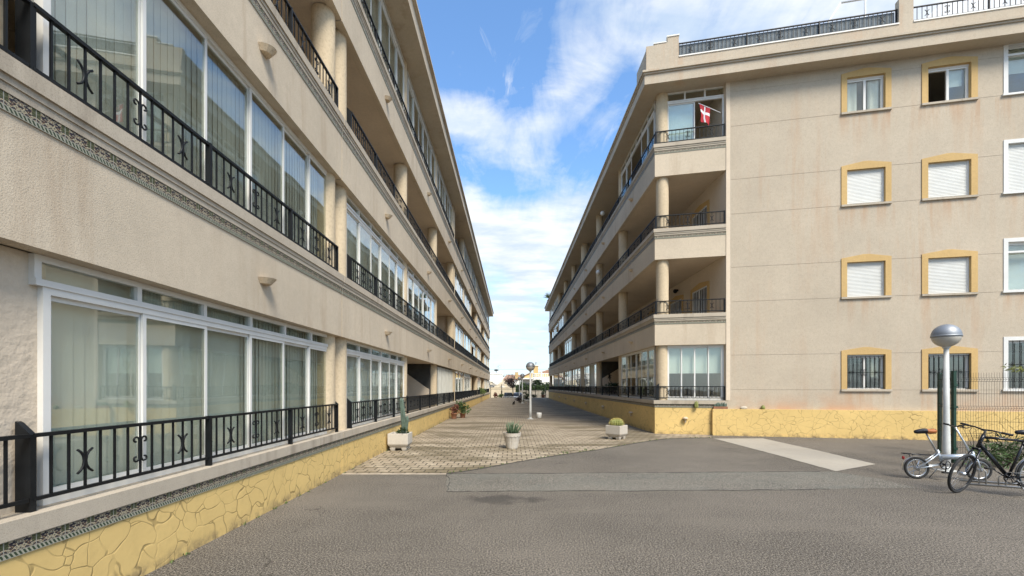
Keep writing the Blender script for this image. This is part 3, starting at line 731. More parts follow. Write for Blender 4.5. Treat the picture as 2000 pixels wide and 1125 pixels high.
# windows of the end wall
for n_, (a0, a1, z0, z1) in enumerate(WIN):
    f, c = divmod(n_, 3); w = MB(); D = -.10
    if c < 2:
        s = .17 if c == 0 else .175
        w.fbox(FE, a0-s, a0, -.012, .016, z0, z1); w.fbox(FE, a1, a1+s, -.012, .016, z0, z1)
        w.prism([FE(a0-s,-.012,z1), FE(a1+s,-.012,z1), FE(a1+s,-.012,z1+.14), FE((a0+a1)/2+.08,-.012,z1+.25), FE((a0+a1)/2-.08,-.012,z1+.25), FE(a0-s,-.012,z1+.14)], FE.ud*.028)
        w.fbox(FE, a0-.001, a0+.004, -.24, -.012, z0, z1); w.fbox(FE, a1-.004, a1+.001, -.24, -.012, z0, z1); w.fbox(FE, a0, a1, -.24, -.012, z1-.004, z1+.001)
        root = w.build('window', M['surround'], RB)
        m = MB(); m.prism([FE(a0-s-.01,-.015,z0), FE(a0-s-.01,.05,z0-.01), FE(a0-s-.01,.05,z0-.075), FE(a0-s-.01,-.015,z0-.08)], FE.ua*(a1-a0+2*s+.02)); m.build('sill', M['cast'], root)
    else:
        w.fbox(FE, a0-.05, a0+.07, -.12, .01, z0, z1+.05); w.fbox(FE, a1-.07, a1+.05, -.12, .01, z0, z1+.05); w.fbox(FE, a0+.07, a1-.07, -.12, .01, z1-.07, z1+.05); w.fbox(FE, a0-.09, a1+.09, -.12, .05, z0-.06, z0)
        if f in (1, 3): w.fbox(FE, a0+.07, a1-.07, -.12, .0, z1-.42, z1-.36)
        root = w.build('window', M['white'], RB)
    if (f in (1, 2) and c < 2) or (f == 2 and c == 2):
        m = MB(); k = int((z1-z0)/.045)
        for i in range(k):
            q = z0 + (z1-z0)*i/k; h = (z1-z0)/k
            m.prism([FE(a0+.03,D-.02,q), FE(a0+.03,D+.012,q+.004), FE(a0+.03,D+.016,q+h*.5), FE(a0+.03,D+.012,q+h-.004), FE(a0+.03,D-.02,q+h)], FE.ua*(a1-a0-.06))
        m.build('roller_shutter', M['shutter'], root)
        m = MB(); m.fbox(FE, a0+.004, a0+.03, D-.04, D+.03, z0, z1-.005); m.fbox(FE, a1-.03-.02*(c < 2), a1-.004, D-.04, D+.03, z0, z1-.005); m.fbox(FE, a0+.03, a1-.03-.02*(c < 2), D-.045, D-.03, z0, z0+.03); m.build('frame', M['white'], root)
    else:
        m = MB(); g = MB(); fw = .05; D = -.13; mid = (a0+a1)/2; zz = z1 - (.06 if c < 2 else .1)
        m.fbox(FE, a0+.004, a0+fw, D-.03, D+.03, z0, zz); m.fbox(FE, a1-fw-.03, a1-.004, D-.03, D+.03, z0, zz); m.fbox(FE, a0+fw, a1-fw-.03, D-.03, D+.03, z0, z0+fw); m.fbox(FE, a0+fw, a1-fw-.03, D-.03, D+.03, zz-fw, zz); m.fbox(FE, a0+.004, a1-.004, D-.05, D+.05, zz, z1-.004)
        op = (f == 3 and c == 1); x0 = (mid-.03) if not op else mid-.02
        m.fbox(FE, x0, x0+.07, D-.02, D+.035, z0+fw, zz-fw)
        m.build('frame', M['white'], root)
        if not op: g.fbox(FE, a0+fw, x0, D-.004, D+.004, z0+fw, zz-fw)
        if g.v: g.build('pane', M['glass'], root)
        g = MB(); g.fbox(FE, x0+.07, a1-fw-.03, D-.010, D-.002, z0+fw, zz-fw); g.build('pane', M['glass'], root)
        if f == 3 and c == 0:
            for (p, q) in ((a0+.06, a0+.40), (mid+.16, a1-.1)): blind_mesh(FE, p, q, z0+.05, zz, D-.1, 'drape', 3).build('curtain', M['net'], root, False)
        if f == 3 and c == 1: blind_mesh(FE, mid+.03, a1-.1, z0+.05, zz, D-.1, 'roller', 3).build('blind', M['roller'], root)
        if f == 0 and c == 0: blind_mesh(FE, mid+.2, a1-.1, z0+.4, zz, D-.1, 'drape', 4).build('curtain', M['curtain'], root, False)
        if c == 2 and f: blind_mesh(FE, a0+.1, a1-.1, z0+.05, zz, D-.12, 'roller' if f == 3 else 'pale', 4).build('blind', M['blind'], root)
        if f == 0:
            gr = MB(); k = 9 if c < 2 else 13; DD = -.035
            for i in range(k):
                a = a0+.04 + (a1-a0-.08)*i/(k-1); gr.fbox(FE, a-.007, a+.007, DD-.007, DD+.007, z0+.02, z1-.05)
            for q in (z0+.04, (z0+z1)/2-.02, z1-.07): gr.fbox(FE, a0+.02, a1-.02, DD-.009, DD+.009, q-.007, q+.007)
            for side in (1, -1): gr.tube(scroll(FE, mid-.05, DD+.01, (z0+z1)/2-.02, side), .007, 4)
            for aa in (a0+.2, a1-.25):
                for th in range(0, 180, 36):
                    gr.tube([FE(aa-.09*math.cos(R(th)), DD+.01, (z0+z1)/2-.02-.09*math.sin(R(th))), FE(aa+.09*math.cos(R(th)), DD+.01, (z0+z1)/2-.02+.09*math.sin(R(th)))], .005, 4)
            gr.build('grille', M['iron'], root)
# globe lamps on the far top-floor columns
for (Yy, z) in ((25.9, 12.05), (27.3, 8.9)):
    m = MB(); m.ball((XR+.12, Yy, z), .13, 12, 8); m.tube([(XR+.12,Yy,z+.1),(XR+.3,Yy+.2,z+.25)], .02, 6); m.build('globe_lamp', M['whitewash'], RB)

m = MB(); m.ball((7.50, 20.0, 6.12), .10, 10, 7); m.fbox(FR, 19.96, 20.04, -2.36, -2.2, 6.12, 6.2); m.build('globe_lamp', M['iron'], RB)
# ------------------------------------------------------------------ things on the balconies
fl = empty('flag', FE(2.2,-.1,11.75), 'small red flag with white cross on the top corner balcony', 'flag')
m = MB(); m.tube([FE(2.28,-.12,11.62), FE(1.50,.02,11.98)], .014, 6); m.build('flagpole', M['flagw'], fl)
NU, NVf = 24, 16; clv = {}
mb = MB(); p0 = Vector(FE(1.54,.012,11.955)); p1 = Vector(FE(1.92,-.053,11.785)); dr = Vector((0,0,-1))
vs = []; fs = []; mi = []
for i in range(NU+1):
    for j in range(NVf+1):
        u = i/NU; v = j/NVf
        p = p0.lerp(p1, v) + (dr*.60 + FE.ua*(.06 - .12*v))*u*(1-.22*v*0) + FE.ud*(.035*math.sin(v*8+u*3)*(.3+u)) + FE.ua*(.03*math.sin(v*5+u*4)*u) ; vs.append(p)
for i in range(NU):
    for j in range(NVf):
        u = (i+.5)/NU; v = (j+.5)/NVf
        mb.add([vs[i*(NVf+1)+j], vs[(i+1)*(NVf+1)+j], vs[(i+1)*(NVf+1)+j+1], vs[i*(NVf+1)+j+1]], [(0,1,2,3)], 1 if (abs(u-.42) < .075 or abs(v-.5) < .085) else 0, True)
o = mb.build('flag_cloth', [M['flagr'], M['flagw']], fl, False)
bmx = bmesh.new(); bmx.from_mesh(o.data); bmesh.ops.remove_doubles(bmx, verts=bmx.verts, dist=1e-5); bmx.to_mesh(o.data); bmx.free()
# lizard ornament on the stair flank
m = MB(); ly = 26.885
m.tube([(6.02,ly,2.12),(6.06,ly,2.2),(6.0,ly,2.28),(6.03,ly,2.38),(6.0,ly,2.5),(6.03,ly,2.58)], [.015,.03,.05,.06,.04,.02], 6)
m.tube([(6.02,ly,2.12),(6.1,ly,2.05),(6.12,ly,1.96),(6.04,ly,1.92),(5.98,ly,1.98)], .014, 5)
for (a, b) in (((6.0,2.3),(5.9,2.24)), ((6.04,2.3),(6.16,2.27)), ((6.02,2.44),(5.9,2.48)), ((6.04,2.44),(6.17,2.42))): m.tube([(a[0],ly,a[1]), (b[0],ly,b[1])], .014, 5)
tag(m.build('wall_ornament', M['iron']), 'black lizard shaped ornament on the stair wall of the right ground-floor loggia', 'ornament')

# ------------------------------------------------------------------ planting helpers
def crown(mb, c, rad, n, L, w, mi=0, clumps=None, up=.2):
    c = Vector(c); cl = clumps or [(Vector((0,0,0)), 1)]
    for _ in range(n):
        off, k = random.choice(cl); th = random.uniform(0, 2*math.pi); ph = math.acos(random.uniform(-1,1)); r = random.uniform(.35,1)**.6*k
        d = Vector((math.sin(ph)*math.cos(th), math.sin(ph)*math.sin(th), math.cos(ph)))
        p = c + Vector((off.x*rad[0], off.y*rad[1], off.z*rad[2])) + Vector((d.x*rad[0], d.y*rad[1], d.z*rad[2]))*r
        mb.leaf(p, d + Vector((random.uniform(-.7,.7), random.uniform(-.7,.7), random.uniform(-.5,.7)+up)), L*random.uniform(.6,1.3), w*random.uniform(.7,1.2), mi)
def clumpset(n, spread=.6, k=.5):
    return [(Vector((random.uniform(-1,1), random.uniform(-1,1), random.uniform(-1,1)))*spread, random.uniform(.6,1)*k) for _ in range(n)]
def bush(name, c, rad, n, L, w, m, label, cat='bush', stem=True, group=None, nclump=9):
    o = empty(name, (c[0], c[1], 0 if c[2]-rad[2] < .3 else c[2]-rad[2]), label, cat, group)
    mb = MB(); crown(mb, c, rad, n, L, w, 0, clumpset(nclump)); mb.build('foliage', M[m], o, False)
    if stem:
        mb = MB()
        for k in range(5):
            e = Vector(c) + Vector((random.uniform(-.6,.6)*rad[0], random.uniform(-.6,.6)*rad[1], random.uniform(.0,.5)*rad[2]))
            mb.tube([(c[0]+random.uniform(-.05,.05), c[1], c[2]-rad[2]), (Vector((c[0],c[1],c[2]-rad[2]*.4)) + e)/2, e], [.02,.014,.006], 5)
        mb.build('stem', M['bark'], o)
    return o

def square_planter(loc, rz, label, s=.55, h=.47):
    o = empty('planter', loc, label, 'planter', None, rz)
    mb = MB(); a = s/2; b = a-.045; ch = .09
    def ring(q, z): return [(-q,-q,z),(q,-q,z),(q,q,z),(-q,q,z)]
    R_ = [ring(a-.08,.07), ring(a-.012,.07+ch), ring(a,.07+ch+.03), ring(a,h), ring(b,h), ring(b-.01,h-.10)]
    vs = [p for r in R_ for p in r]; fs = [(3,2,1,0)]
    for i in range(len(R_)-1):
        for k in range(4): fs.append((i*4+k, i*4+(k+1) % 4, i*4+4+(k+1) % 4, i*4+4+k))
    fs.append(tuple(len(vs)-4+k for k in range(4))); mb.add(vs, fs)
    ob = mb.build('planter_body', M['pot'], None, True, .012); ob.parent = o
    for sx in (-1,1):
        for sy in (-1,1):
            m = MB(); x, y = sx*(a-.12), sy*(a-.12); m.hexa([(x-.05,y-.05,0),(x+.05,y-.05,0),(x+.05,y+.05,0),(x-.05,y+.05,0),(x-.075,y-.075,.085),(x+.075,y-.075,.085),(x+.075,y+.075,.085),(x-.075,y+.075,.085)])
            q = m.build('foot', M['pot'], None, True, .01); q.parent = o
    m = MB(); m.box(-b+.012,b-.012,-b+.012,b-.012,h-.12,h-.06); q = m.build('soil', M['soil']); q.parent = o
    return o
square_planter((-3.07,11.95,.006), 0, 'square pale concrete planter with a rust stain against the left wall, holding a tall cactus')
square_planter((3.46,14.40,.006), R(48), 'square pale concrete planter turned cornerwise at the right, holding a round golden cactus', .53, .46)
def ribbed(mb, pts, r, n=9, mi=0):
    q = [Vector(p) for p in pts]; m = len(q); N = n*2; vs = []; fs = []
    for i, p in enumerate(q):
        rr = r[i]
        for k in range(N):
            an = 2*math.pi*k/N; x = rr*(1 if k % 2 == 0 else .80); vs.append(p + Vector((x*math.cos(an), x*math.sin(an), 0)))
    for i in range(m-1):
        for k in range(N): fs.append((i*N+k, i*N+(k+1) % N, (i+1)*N+(k+1) % N, (i+1)*N+k))
    fs += [tuple(range(N))[::-1], tuple((m-1)*N+k for k in range(N))]; mb.add(vs, fs, mi, False)
cz = .40
ct = empty('column_cactus', (-2.98,11.95,cz), 'tall blue grey column cactus with a short side stem in the left square planter', 'cactus')
m = MB(); ribbed(m, [(-2.97,11.93,cz),(-2.965,11.93,cz+.15),(-2.98,11.93,cz+.5),(-3.01,11.93,cz+.8),(-3.03,11.93,cz+.97),(-3.035,11.93,cz+1.02),(-3.035,11.93,cz+1.035)], [.05,.065,.068,.062,.055,.035,.008]); m.build('stem', M['cactus'], ct)
m = MB(); ribbed(m, [(-2.955,11.88,cz+.05),(-2.89,11.88,cz+.22),(-2.865,11.88,cz+.42),(-2.86,11.88,cz+.52),(-2.86,11.88,cz+.54)], [.04,.05,.048,.032,.008]); m.build('stem', M['cactus'], ct)
mb = MB(); crown(mb, (-2.97,11.85,cz+.08), (.13,.12,.11), 130, .09, .045); tag(mb.build('succulent', M['leafd'], None, False), 'low dark succulent growing at the foot of the tall cactus', 'plant')
bc = empty('barrel_cactus', (3.46,14.40,.4), 'round golden barrel cactus in the right square planter', 'cactus')
m = MB(); nr = 22; prof = [(.05,0),(.17,.02),(.215,.09),(.22,.15),(.19,.21),(.13,.25),(.06,.265),(.01,.268)]
vs = []; fs = []; N = nr*2
for (r, z) in prof:
    for k in range(N):
        an = 2*math.pi*k/N; x = r*(1 if k % 2 == 0 else .86); vs.append((3.46+x*math.cos(an), 14.40+x*math.sin(an), .40+z))
for i in range(len(prof)-1):
    for k in range(N): fs.append((i*N+k, i*N+(k+1) % N, (i+1)*N+(k+1) % N, (i+1)*N+k))
m.add(vs, fs); m.build('body', M['cactus_y'], bc)
m = MB()
for k in range(nr):
    an = 2*math.pi*k/nr
    for (r, z) in [(.205,.05),(.22,.09),(.222,.13),(.215,.16),(.195,.20),(.16,.235),(.11,.255),(.06,.265)]:
        for q in range(4):
            d = Vector((math.cos(an)*r, math.sin(an)*r, (z-.1)*1.2)) + Vector((random.uniform(-.1,.1), random.uniform(-.1,.1), random.uniform(-.05,.12)))
            m.leaf((3.46+r*math.cos(an), 14.40+r*math.sin(an), .40+z), d, .05, .006)
m.build('spines', M['spine'], bc, False)
# round carved pot with aloe
pt = empty('flowerpot', (.0,12.25,.006), 'round cream pot with scalloped rim and slanting flutes in the middle of the plaza', 'flowerpot')
m = MB(); n = 48; prof = [(.155,0),(.165,.02),(.195,.2),(.235,.36),(.245,.365),(.25,.40),(.255,.44),(.235,.44),(.225,.38)]; vs = []; fs = []
for (r, z) in prof:
    for k in range(n):
        an = 2*math.pi*k/n; tw = an - z*1.1; rr = r - (.010 if (.01 < z < .36 and int(tw/(2*math.pi)*16*2) % 2 == 0 and (math.sin(tw*12) > .75)) else 0)
        zz = z - (.03*abs(math.sin(an*7)) if abs(z-.365) < .001 else 0); vs.append((rr*math.cos(an), 12.25+rr*math.sin(an), .006+zz))
for i in range(len(prof)-1):
    for k in range(n): fs.append((i*n+k, i*n+(k+1) % n, (i+1)*n+(k+1) % n, (i+1)*n+k))
fs.append(tuple(range(n))[::-1]); m.add(vs, fs); m.build('pot_body', M['pot'], pt)
m = MB(); m.lathe([(.225,.36),(.225,.39)], (0,12.25,.006), 24); m.build('soil', M['soil'], pt)
m = MB()
for k in range(46):
    an = random.uniform(0, 2*math.pi); lean = random.uniform(.1, 1.0); L = random.uniform(.24,.42); rb = random.uniform(.0,.15)
    d = Vector((math.cos(an)*lean, math.sin(an)*lean, 1.15)).normalized(); b = Vector((rb*math.cos(an), 12.25+rb*math.sin(an), .39))
    m.tube([b, b+d*L*.4, b+d*L*.8+Vector((0,0,.01)), b+d*L+Vector((math.cos(an),math.sin(an),.3))*.02], [.019,.017,.009,.002], 5)
tag(m.build('aloe', M['aloe']), 'spiky green aloe growing in the round cream pot', 'plant')
# small pots and plants along the plaza
def pot(name, loc, r, h, m_, label, cat='flowerpot', group=None):
    o = empty(name, loc, label, cat, group); m = MB(); m.lathe([(r*.72,0),(r*.78,.02),(r*.95,h*.8),(r*1.05,h*.82),(r*1.05,h),(r*.9,h),(r*.88,h*.9)], loc, 20); m.build('pot_body', M[m_], o)
    m = MB(); m.lathe([(r*.85,h*.8),(r*.85,h*.9)], loc, 16); m.build('soil', M['soil'], o); return o
m = MB(); m.lathe([(.11,0),(.125,.02),(.145,.2),(.14,.29),(.13,.29),(.12,.2)], (1.5,24.0,.006), 22); tag(m.build('white_pot', M['whitewash']), 'small empty white pot on the paving beside the nearest plaza lamp post', 'pot')
pot('flowerpot', (-3.12,23.4,.006), .17, .3, 'terracotta', 'terracotta pot with red leaved plant against the left yellow wall')
bush('potted_plant', (-3.1,23.4,.50), (.27,.25,.26), 260, .11, .06, 'leafr', 'dark red leaved plant in the terracotta pot by the left wall', 'plant')
pot('flowerpot', (-2.72,24.0,.006), .16, .28, 'terracotta', 'terracotta pot under the green shrub beside the left yellow wall')
bush('potted_shrub', (-2.72,24.0,.62), (.42,.38,.36), 380, .13, .07, 'leaf', 'round green shrub in a pot near the left yellow wall', 'plant')
bush('ledge_plant', (-3.15,47.5,1.15), (.5,.9,.45), 420, .14, .07, 'leaf2', 'pale green bushy plant spilling over the far end of the left ledge', 'plant')
pot('flowerpot', (1.55,46.0,.006), .25, .32, 'whitewash', 'white pot under the dark bush beside the middle plaza lamp')
bush('potted_shrub', (1.55,46.0,.72), (.55,.5,.55), 420, .16, .09, 'leafd', 'dark bush in a white pot just right of the middle plaza lamp', 'plant')
pot('flowerpot', (.85,46.5,.006), .17, .25, 'galv', 'grey pot left of the middle plaza lamp')
bush('potted_shrub', (.72,46.5,.42), (.38,.35,.32), 300, .14, .08, 'leafp', 'low dark plant in the grey pot left of the middle plaza lamp', 'plant')
# plants on the right ledge
def barrel(loc, r, h, label, name='small_cactus'):
    m = MB(); ribbed(m, [(loc[0],loc[1],loc[2]+h*k) for k in (0,.2,.6,.85,1)], [r*.8,r,r*.98,r*.7,r*.1], 8); return tag(m.build(name, M['cactus_y']), label, 'cactus')
q = FE(1.42,.06,0)
q = FE(1.42,.09,.95)
m = MB()
barrel((*FE(1.42,.085,0)[:2],.976), .075, .24, 'small upright cactus on the yellow base under the tile band at the right corner')
tr = empty('plant_trough', FE(2.25,.06,.946), 'brown trough of small succulents on top of the yellow base wall', 'trough')
m = MB(); m.fbox(FE, 2.0, 2.46, .0, .125, .946, 1.03); m.build('trough_body', M['terracotta'], tr)
m = MB()
for k in range(12):
    c = FE(2.04+.035*k, .06+random.uniform(-.02,.02), 1.03); h = random.uniform(.06,.16); ribbed(m, [c, c+Vector((0,0,h*.6)), c+Vector((0,0,h))], [.025,.028,.006], 6)
tag(m.build('succulents', M['cactus']), 'row of small grey green succulents standing in the brown trough', 'plant')
m = MB(); m.ball((*FE(3.0,.05,0)[:2],.985), .09, 10, 6, sq=(1.5,.7,.7), jit=.08); tag(m.build('rock', M['stone']), 'grey stone lying on the yellow base wall', 'stone')
m = MB(); m.ball((*FE(3.62,.05,0)[:2],1.0), .09, 10, 7, sq=(.8,.7,.95), jit=.05); tag(m.build('small_cactus', M['cactus_y']), 'small leaning cactus on the yellow base wall right of the grey stone', 'cactus')
for k in range(5):
    bush('loggia_plant', (5.75+.1*(k % 2), 22.6+.95*k, 1.62), (.28,.38,.30), 150, .15, .08, 'leafd', 'dark green leafy plants behind the railing of the right stair bay', 'plant', True, 'plants behind the right stair bay railing', 5)

# ------------------------------------------------------------------ street lamps
def lamp(loc, label, zc=2.86):
    o = empty('street_lamp', loc, label, 'street lamp', 'white street lamps with globe heads')
    m = MB(); m.lathe([(.068,0),(.068,.5),(.054,1.2),(.042,zc-.22)], (0,0,0), 16); q = m.build('pole', M['pole']); q.parent = o
    m = MB(); m.box(-.15,.15,-.15,.15,0,.012); m.lathe([(.085,.012),(.085,.05),(.066,.09)], (0,0,0), 16); q = m.build('base_plate', M['pole']); q.parent = o
    r = .24
    m = MB(); m.lathe([(r*math.cos(R(t)), zc + r*math.sin(R(t))) for t in range(-6, 91, 8)], (0,0,0), 32); m.lathe([(r+.004,zc-.03),(r+.006,zc-.01),(r+.004,zc+.01)], (0,0,0), 32); q = m.build('dome', M['alu']); q.parent = o
    m = MB(); m.lathe([(max(.05,r*.995*math.cos(R(t))), zc + r*.995*math.sin(R(t))) for t in range(-78, -5, 8)], (0,0,0), 32); q = m.build('diffuser', M['diff']); q.parent = o
    m = MB(); m.lathe([(.06,zc-.26),(.07,zc-.22),(.05,zc-.19)], (0,0,0), 16); q = m.build('collar', M['pole']); q.parent = o
    return o
l0 = lamp((9.02,9.04,.0), 'white globe street lamp in front of the green fence beside the bicycles', 2.80)
for loc, lab in (((.98,23.2,.006), 'white globe lamp post nearest on the paved plaza'), ((1.06,44.4,.006), 'white globe lamp post in the middle of the plaza among dark potted bushes'), ((1.04,60.7,.006), 'farthest white globe lamp post near the end of the plaza')):
    c = copy_tree(l0); c.location = loc; c['label'] = lab

# ------------------------------------------------------------------ fence, shrubs at the right
fe = empty('mesh_fence', (10.1,9.95,0), 'green post wire mesh fence behind the bicycles at the right edge', 'fence')
def fpanel(a, b, h=2.03):
    a = Vector(a); b = Vector(b); L = (b-a).length; t = (b-a)/L; nrm = Vector((-t.y, t.x, 0)); m = MB()
    for k in range(int(L/.05)):
        p = a + t*(.025+k*.05); q = []
        for z in (.06, .60,.64,.68, 1.22,1.26,1.30, 1.86,1.90,1.94, h+.03): q.append(p + Vector((0,0,z)) + (nrm*-.03 if abs(z-.64) < .01 or abs(z-1.26) < .01 or abs(z-1.90) < .01 else nrm*0))
        m.tube(q, .0032, 4, smooth=False)
    for z in (.08,.35,.60,.64,.68,.95,1.22,1.26,1.30,1.58,1.86,1.90,1.94):
        o_ = nrm*-.03 if z in (.64,1.26,1.90) else nrm*0
        m.tube([a+o_+Vector((0,0,z)), b+o_+Vector((0,0,z))], .004, 4, smooth=False)
    return m.build('mesh_panel', M['wire'], fe, False)
A_, B_, C_, D_ = (11.3,11.5,0), (10.1,9.95,0), (12.6,9.45,0), (15.1,8.95,0)
fpanel(A_, B_); fpanel(B_, C_); fpanel(C_, D_)
for p in (A_, B_, C_, D_):
    m = MB(); m.box(p[0]-.032,p[0]+.032,p[1]-.032,p[1]+.032,0,2.08); m.box(p[0]-.036,p[0]+.036,p[1]-.036,p[1]+.036,2.08,2.10)
    for z in (.3,.75,1.25,1.75): m.box(p[0]-.045,p[0]+.045,p[1]-.05,p[1]+.02,z,z+.05)
    m.build('fence_post', M['green'], fe)
bush('shrub', (10.6,9.35,.32), (.75,.35,.36), 800, .13, .03, 'leaf', 'wispy green shrub along the foot of the mesh fence behind the black bicycle', 'shrub', nclump=14)
bush('shrub', (11.9,9.0,.36), (.7,.35,.40), 600, .13, .03, 'leafy', 'yellow green shrub at the right edge behind the mesh fence foot', 'shrub', nclump=12)
cf = empty('conifer_tree', (11.6,8.75,0), 'yellow green conifer whose branch reaches in from the right edge above the fence', 'tree')
m = MB(); m.tube([(11.6,8.75,0),(11.62,8.75,1.2),(11.58,8.72,2.2),(11.6,8.75,3.2)], [.09,.075,.05,.02], 8); m.build('trunk', M['bark'], cf)
m = MB(); lm = MB()
for k in range(26):
    z = 1.55 + k*.065; an = k*2.4; L = 1.25*(1 - (z-1.5)/2.4)
    if k == 5: an = R(183); L = 1.75; z = 1.93
    if 1.4 < (an % (2*math.pi)) < 5.0 and k != 5: L *= .6
    b = Vector((11.6,8.75,z)); d = Vector((math.cos(an), math.sin(an), .12))
    m.tube([b, b+d*L*.5, b+d*L+Vector((0,0,-.05))], [.018,.012,.004], 5)
    for q in range(int(150*L)):
        u = random.uniform(.25,1.02); p = b + d*L*u + Vector((random.uniform(-.09,.09), random.uniform(-.12,.12), random.uniform(-.07,.05)))*(1.2-u*.6)
        lm.leaf(p, d*.7 + Vector((random.uniform(-.6,.6), random.uniform(-.6,.6), random.uniform(-.6,.3))), .10, .018)
m.build('branches', M['bark'], cf); lm.build('foliage', M['leafy'], cf, False)

# ------------------------------------------------------------------ bicycles
def wheel(par, c, ax, r, tw, spokes=20, rim='chrome', hub=.03, mag=0):
    c = Vector(c); ax = Vector(ax).normalized(); u = ax.cross(Vector((0,0,1))).normalized(); v = ax.cross(u)
    ring = lambda q, n=36: [c + (u*math.cos(2*math.pi*k/n) + v*math.sin(2*math.pi*k/n))*q for k in range(n)]
    m = MB(); m.tube(ring(r-tw), tw, 8, closed=True); o = m.build('wheel', M['rubber'], par)
    m = MB(); m.tube(ring(r-2.2*tw), tw*.55, 6, closed=True); m.build('rim', M[rim], o)
    m = MB(); m.tube([c-ax*.05, c+ax*.05], hub, 10)
    for k in range(spokes):
        a = 2*math.pi*k/spokes; e = c + (u*math.cos(a) + v*math.sin(a))*(r-2.3*tw); s = 1 if k % 2 else -1
        m.tube([c+ax*.03*s + (u*math.cos(a+.9*s) + v*math.sin(a+.9*s))*hub, e], .0012 if not mag else .008, 4, smooth=False)
    m.build('spokes', M['chrome'], o); return o
def fender(m, c, ax, r, a0, a1, w=.025, mi=0):
    c = Vector(c); ax = Vector(ax).normalized(); u = ax.cross(Vector((0,0,1))).normalized(); 
    if u.x > 0: u = -u
    v = Vector((0,0,1)); n = 14; vs = []
    for k in range(n+1):
        a = R(a0 + (a1-a0)*k/n); p = c + (u*math.cos(a) + v*math.sin(a))*r; q = c + (u*math.cos(a) + v*math.sin(a))*(r+.008)
        vs += [p-ax*w, q-ax*w*.3, q+ax*w*.3, p+ax*w]
    m.add(vs, [(k*4+j, k*4+j+1, k*4+5+j, k*4+4+j) for k in range(n) for j in range(3)], mi, True)
# folding bicycle (rear wheel left, front wheel right)
rw = Vector((7.66,8.24,.205)); fw_ = Vector((8.60,8.02,.205)); t = (fw_-rw); t.z = 0; L = t.length; t.normalize(); ax = Vector((-t.y, t.x, 0))
def P(s, z, lat=0): return Vector((rw.x, rw.y, 0)) + t*s + Vector((0,0,z)) + ax*lat
fb = empty('folding_bicycle', (8.1,8.13,0), 'small silver folding bicycle with tan tailed saddle leaning by the lamp post', 'bicycle')
wheel(fb, rw, ax, .205, .022, 10, mag=1); wheel(fb, fw_, ax, .205, .022, 20)
m = MB()
m.tube([P(.38,.42), P(.72,.45), P(.89,.47)], [.052,.045,.038], 14)
m.tube([P(.40,.30), P(.33,.56)], .02, 10); m.tube([P(.38,.36), P(.40,.43)], .03, 8)
for s in (-1, 1):
    m.tube([P(.38,.29,.03*s), P(0,.205,.055*s)], .011, 8); m.tube([P(.345,.50,.03*s), P(0,.205,.055*s)], .010, 8)
m.tube([P(.91,.40), P(.87,.54)], .022, 10)
for s in (-1, 1): m.tube([P(.905,.42,.02*s), P(.915,.40,.05*s), P(L,.205,.055*s)], .012, 8)
m.build('frame', M['silver'], fb)
m = MB(); m.tube([P(.315,.52), P(.145,.88)], .0155, 10); m.build('seat_post', M['galv'], fb)
m = MB(); prof = [(-.172,.012),(-.16,.026),(-.12,.036),(-.05,.045),(.02,.062),(.08,.084),(.13,.088),(.155,.070),(.163,.03)]; vs = []; n = 10
for (x, w) in prof:
    for k in range(n):
        a = 2*math.pi*k/n; vs.append(P(.13+x, .905+min(.055,w*1.3)*math.sin(a)*(.75 if math.sin(a) > 0 else 1.05)+.012*math.cos(x*18)+(.02 if x > .1 else 0), w*math.cos(a)))
fs = [(i*n+k, i*n+(k+1) % n, (i+1)*n+(k+1) % n, (i+1)*n+k) for i in range(len(prof)-1) for k in range(n)] + [tuple(range(n)), tuple((len(prof)-1)*n+k for k in range(n))]
m.add(vs, fs, 0, True)
for j in range(len(m.f)): pass
sd = m.build('saddle', [M['blackp'], M['brown']], fb)
for pl in sd.data.polygons:
    if (pl.center - P(.13,.90)).dot(t) > .03 and pl.center.z < .945: pl.material_index = 1
m = MB(); m.tube([P(.84,.52), P(.72,.76), P(.60,1.0)], [.018,.016,.014], 10); m.build('handlepost', M['silver'], fb)
m = MB(); m.tube([P(.58,1.035,-.24), P(.60,1.0,0), P(.58,1.035,.24)], .012, 8); m.build('handlebar', M['blackp'], fb)
for s in (-1, 1):
    m = MB(); m.tube([P(.58,1.035,.24*s), P(.585,1.025,.13*s)], .018, 8); m.build('grip', M['rubber'], fb)
    m = MB(); m.tube([P(.60,1.02,.12*s), P(.65,1.0,.13*s), P(.66,.99,.22*s)], .006, 5); m.build('brake_lever', M['blackp'], fb)
m = MB(); fender(m, rw, ax, .222, -15, 120, .026); m.build('mudguard', M['chrome'], fb, False)
m = MB(); fender(m, fw_, ax, .222, 55, 150, .024); m.build('mudguard', M['chrome'], fb, False)
m = MB()
for s in (-.055, 0, .055): m.tube([P(-.22,.475,s), P(.20,.455,s)], .006, 6)
for q in (-.22,-.08,.06,.2): m.tube([P(q,.47,-.055), P(q,.47,.055)], .005, 6)
for s in (-1,1): m.tube([P(-.1,.47,.05*s), P(0,.21,.06*s)], .005, 6)
m.build('rear_rack', M['blackp'], fb)
m = MB(); m.ball(P(-.215,.39), .03, 8, 6, sq=(.8,.8,1.2)); m.build('tail_light', M['redlens'], fb)
m = MB(); c = P(.42,.29,-.055)
m.tube([P(.42+.08*math.cos(k*.2618),.29+.08*math.sin(k*.2618),-.056) for k in range(24)], .008, 5, closed=True)
for k in range(5): m.tube([P(.42,.29,-.056), P(.42+.08*math.cos(k*1.257),.29+.08*math.sin(k*1.257),-.056)], .007, 5)
m.tube([P(.42,.29,-.075), P(.41,.15,-.075)], .011, 6); m.tube([P(.42,.29,.07), P(.43,.43,.07)], .011, 6); m.tube([P(.42,.29,-.08), P(.42,.29,.08)], .018, 8)
m.build('crankset', M['blackp'], fb)
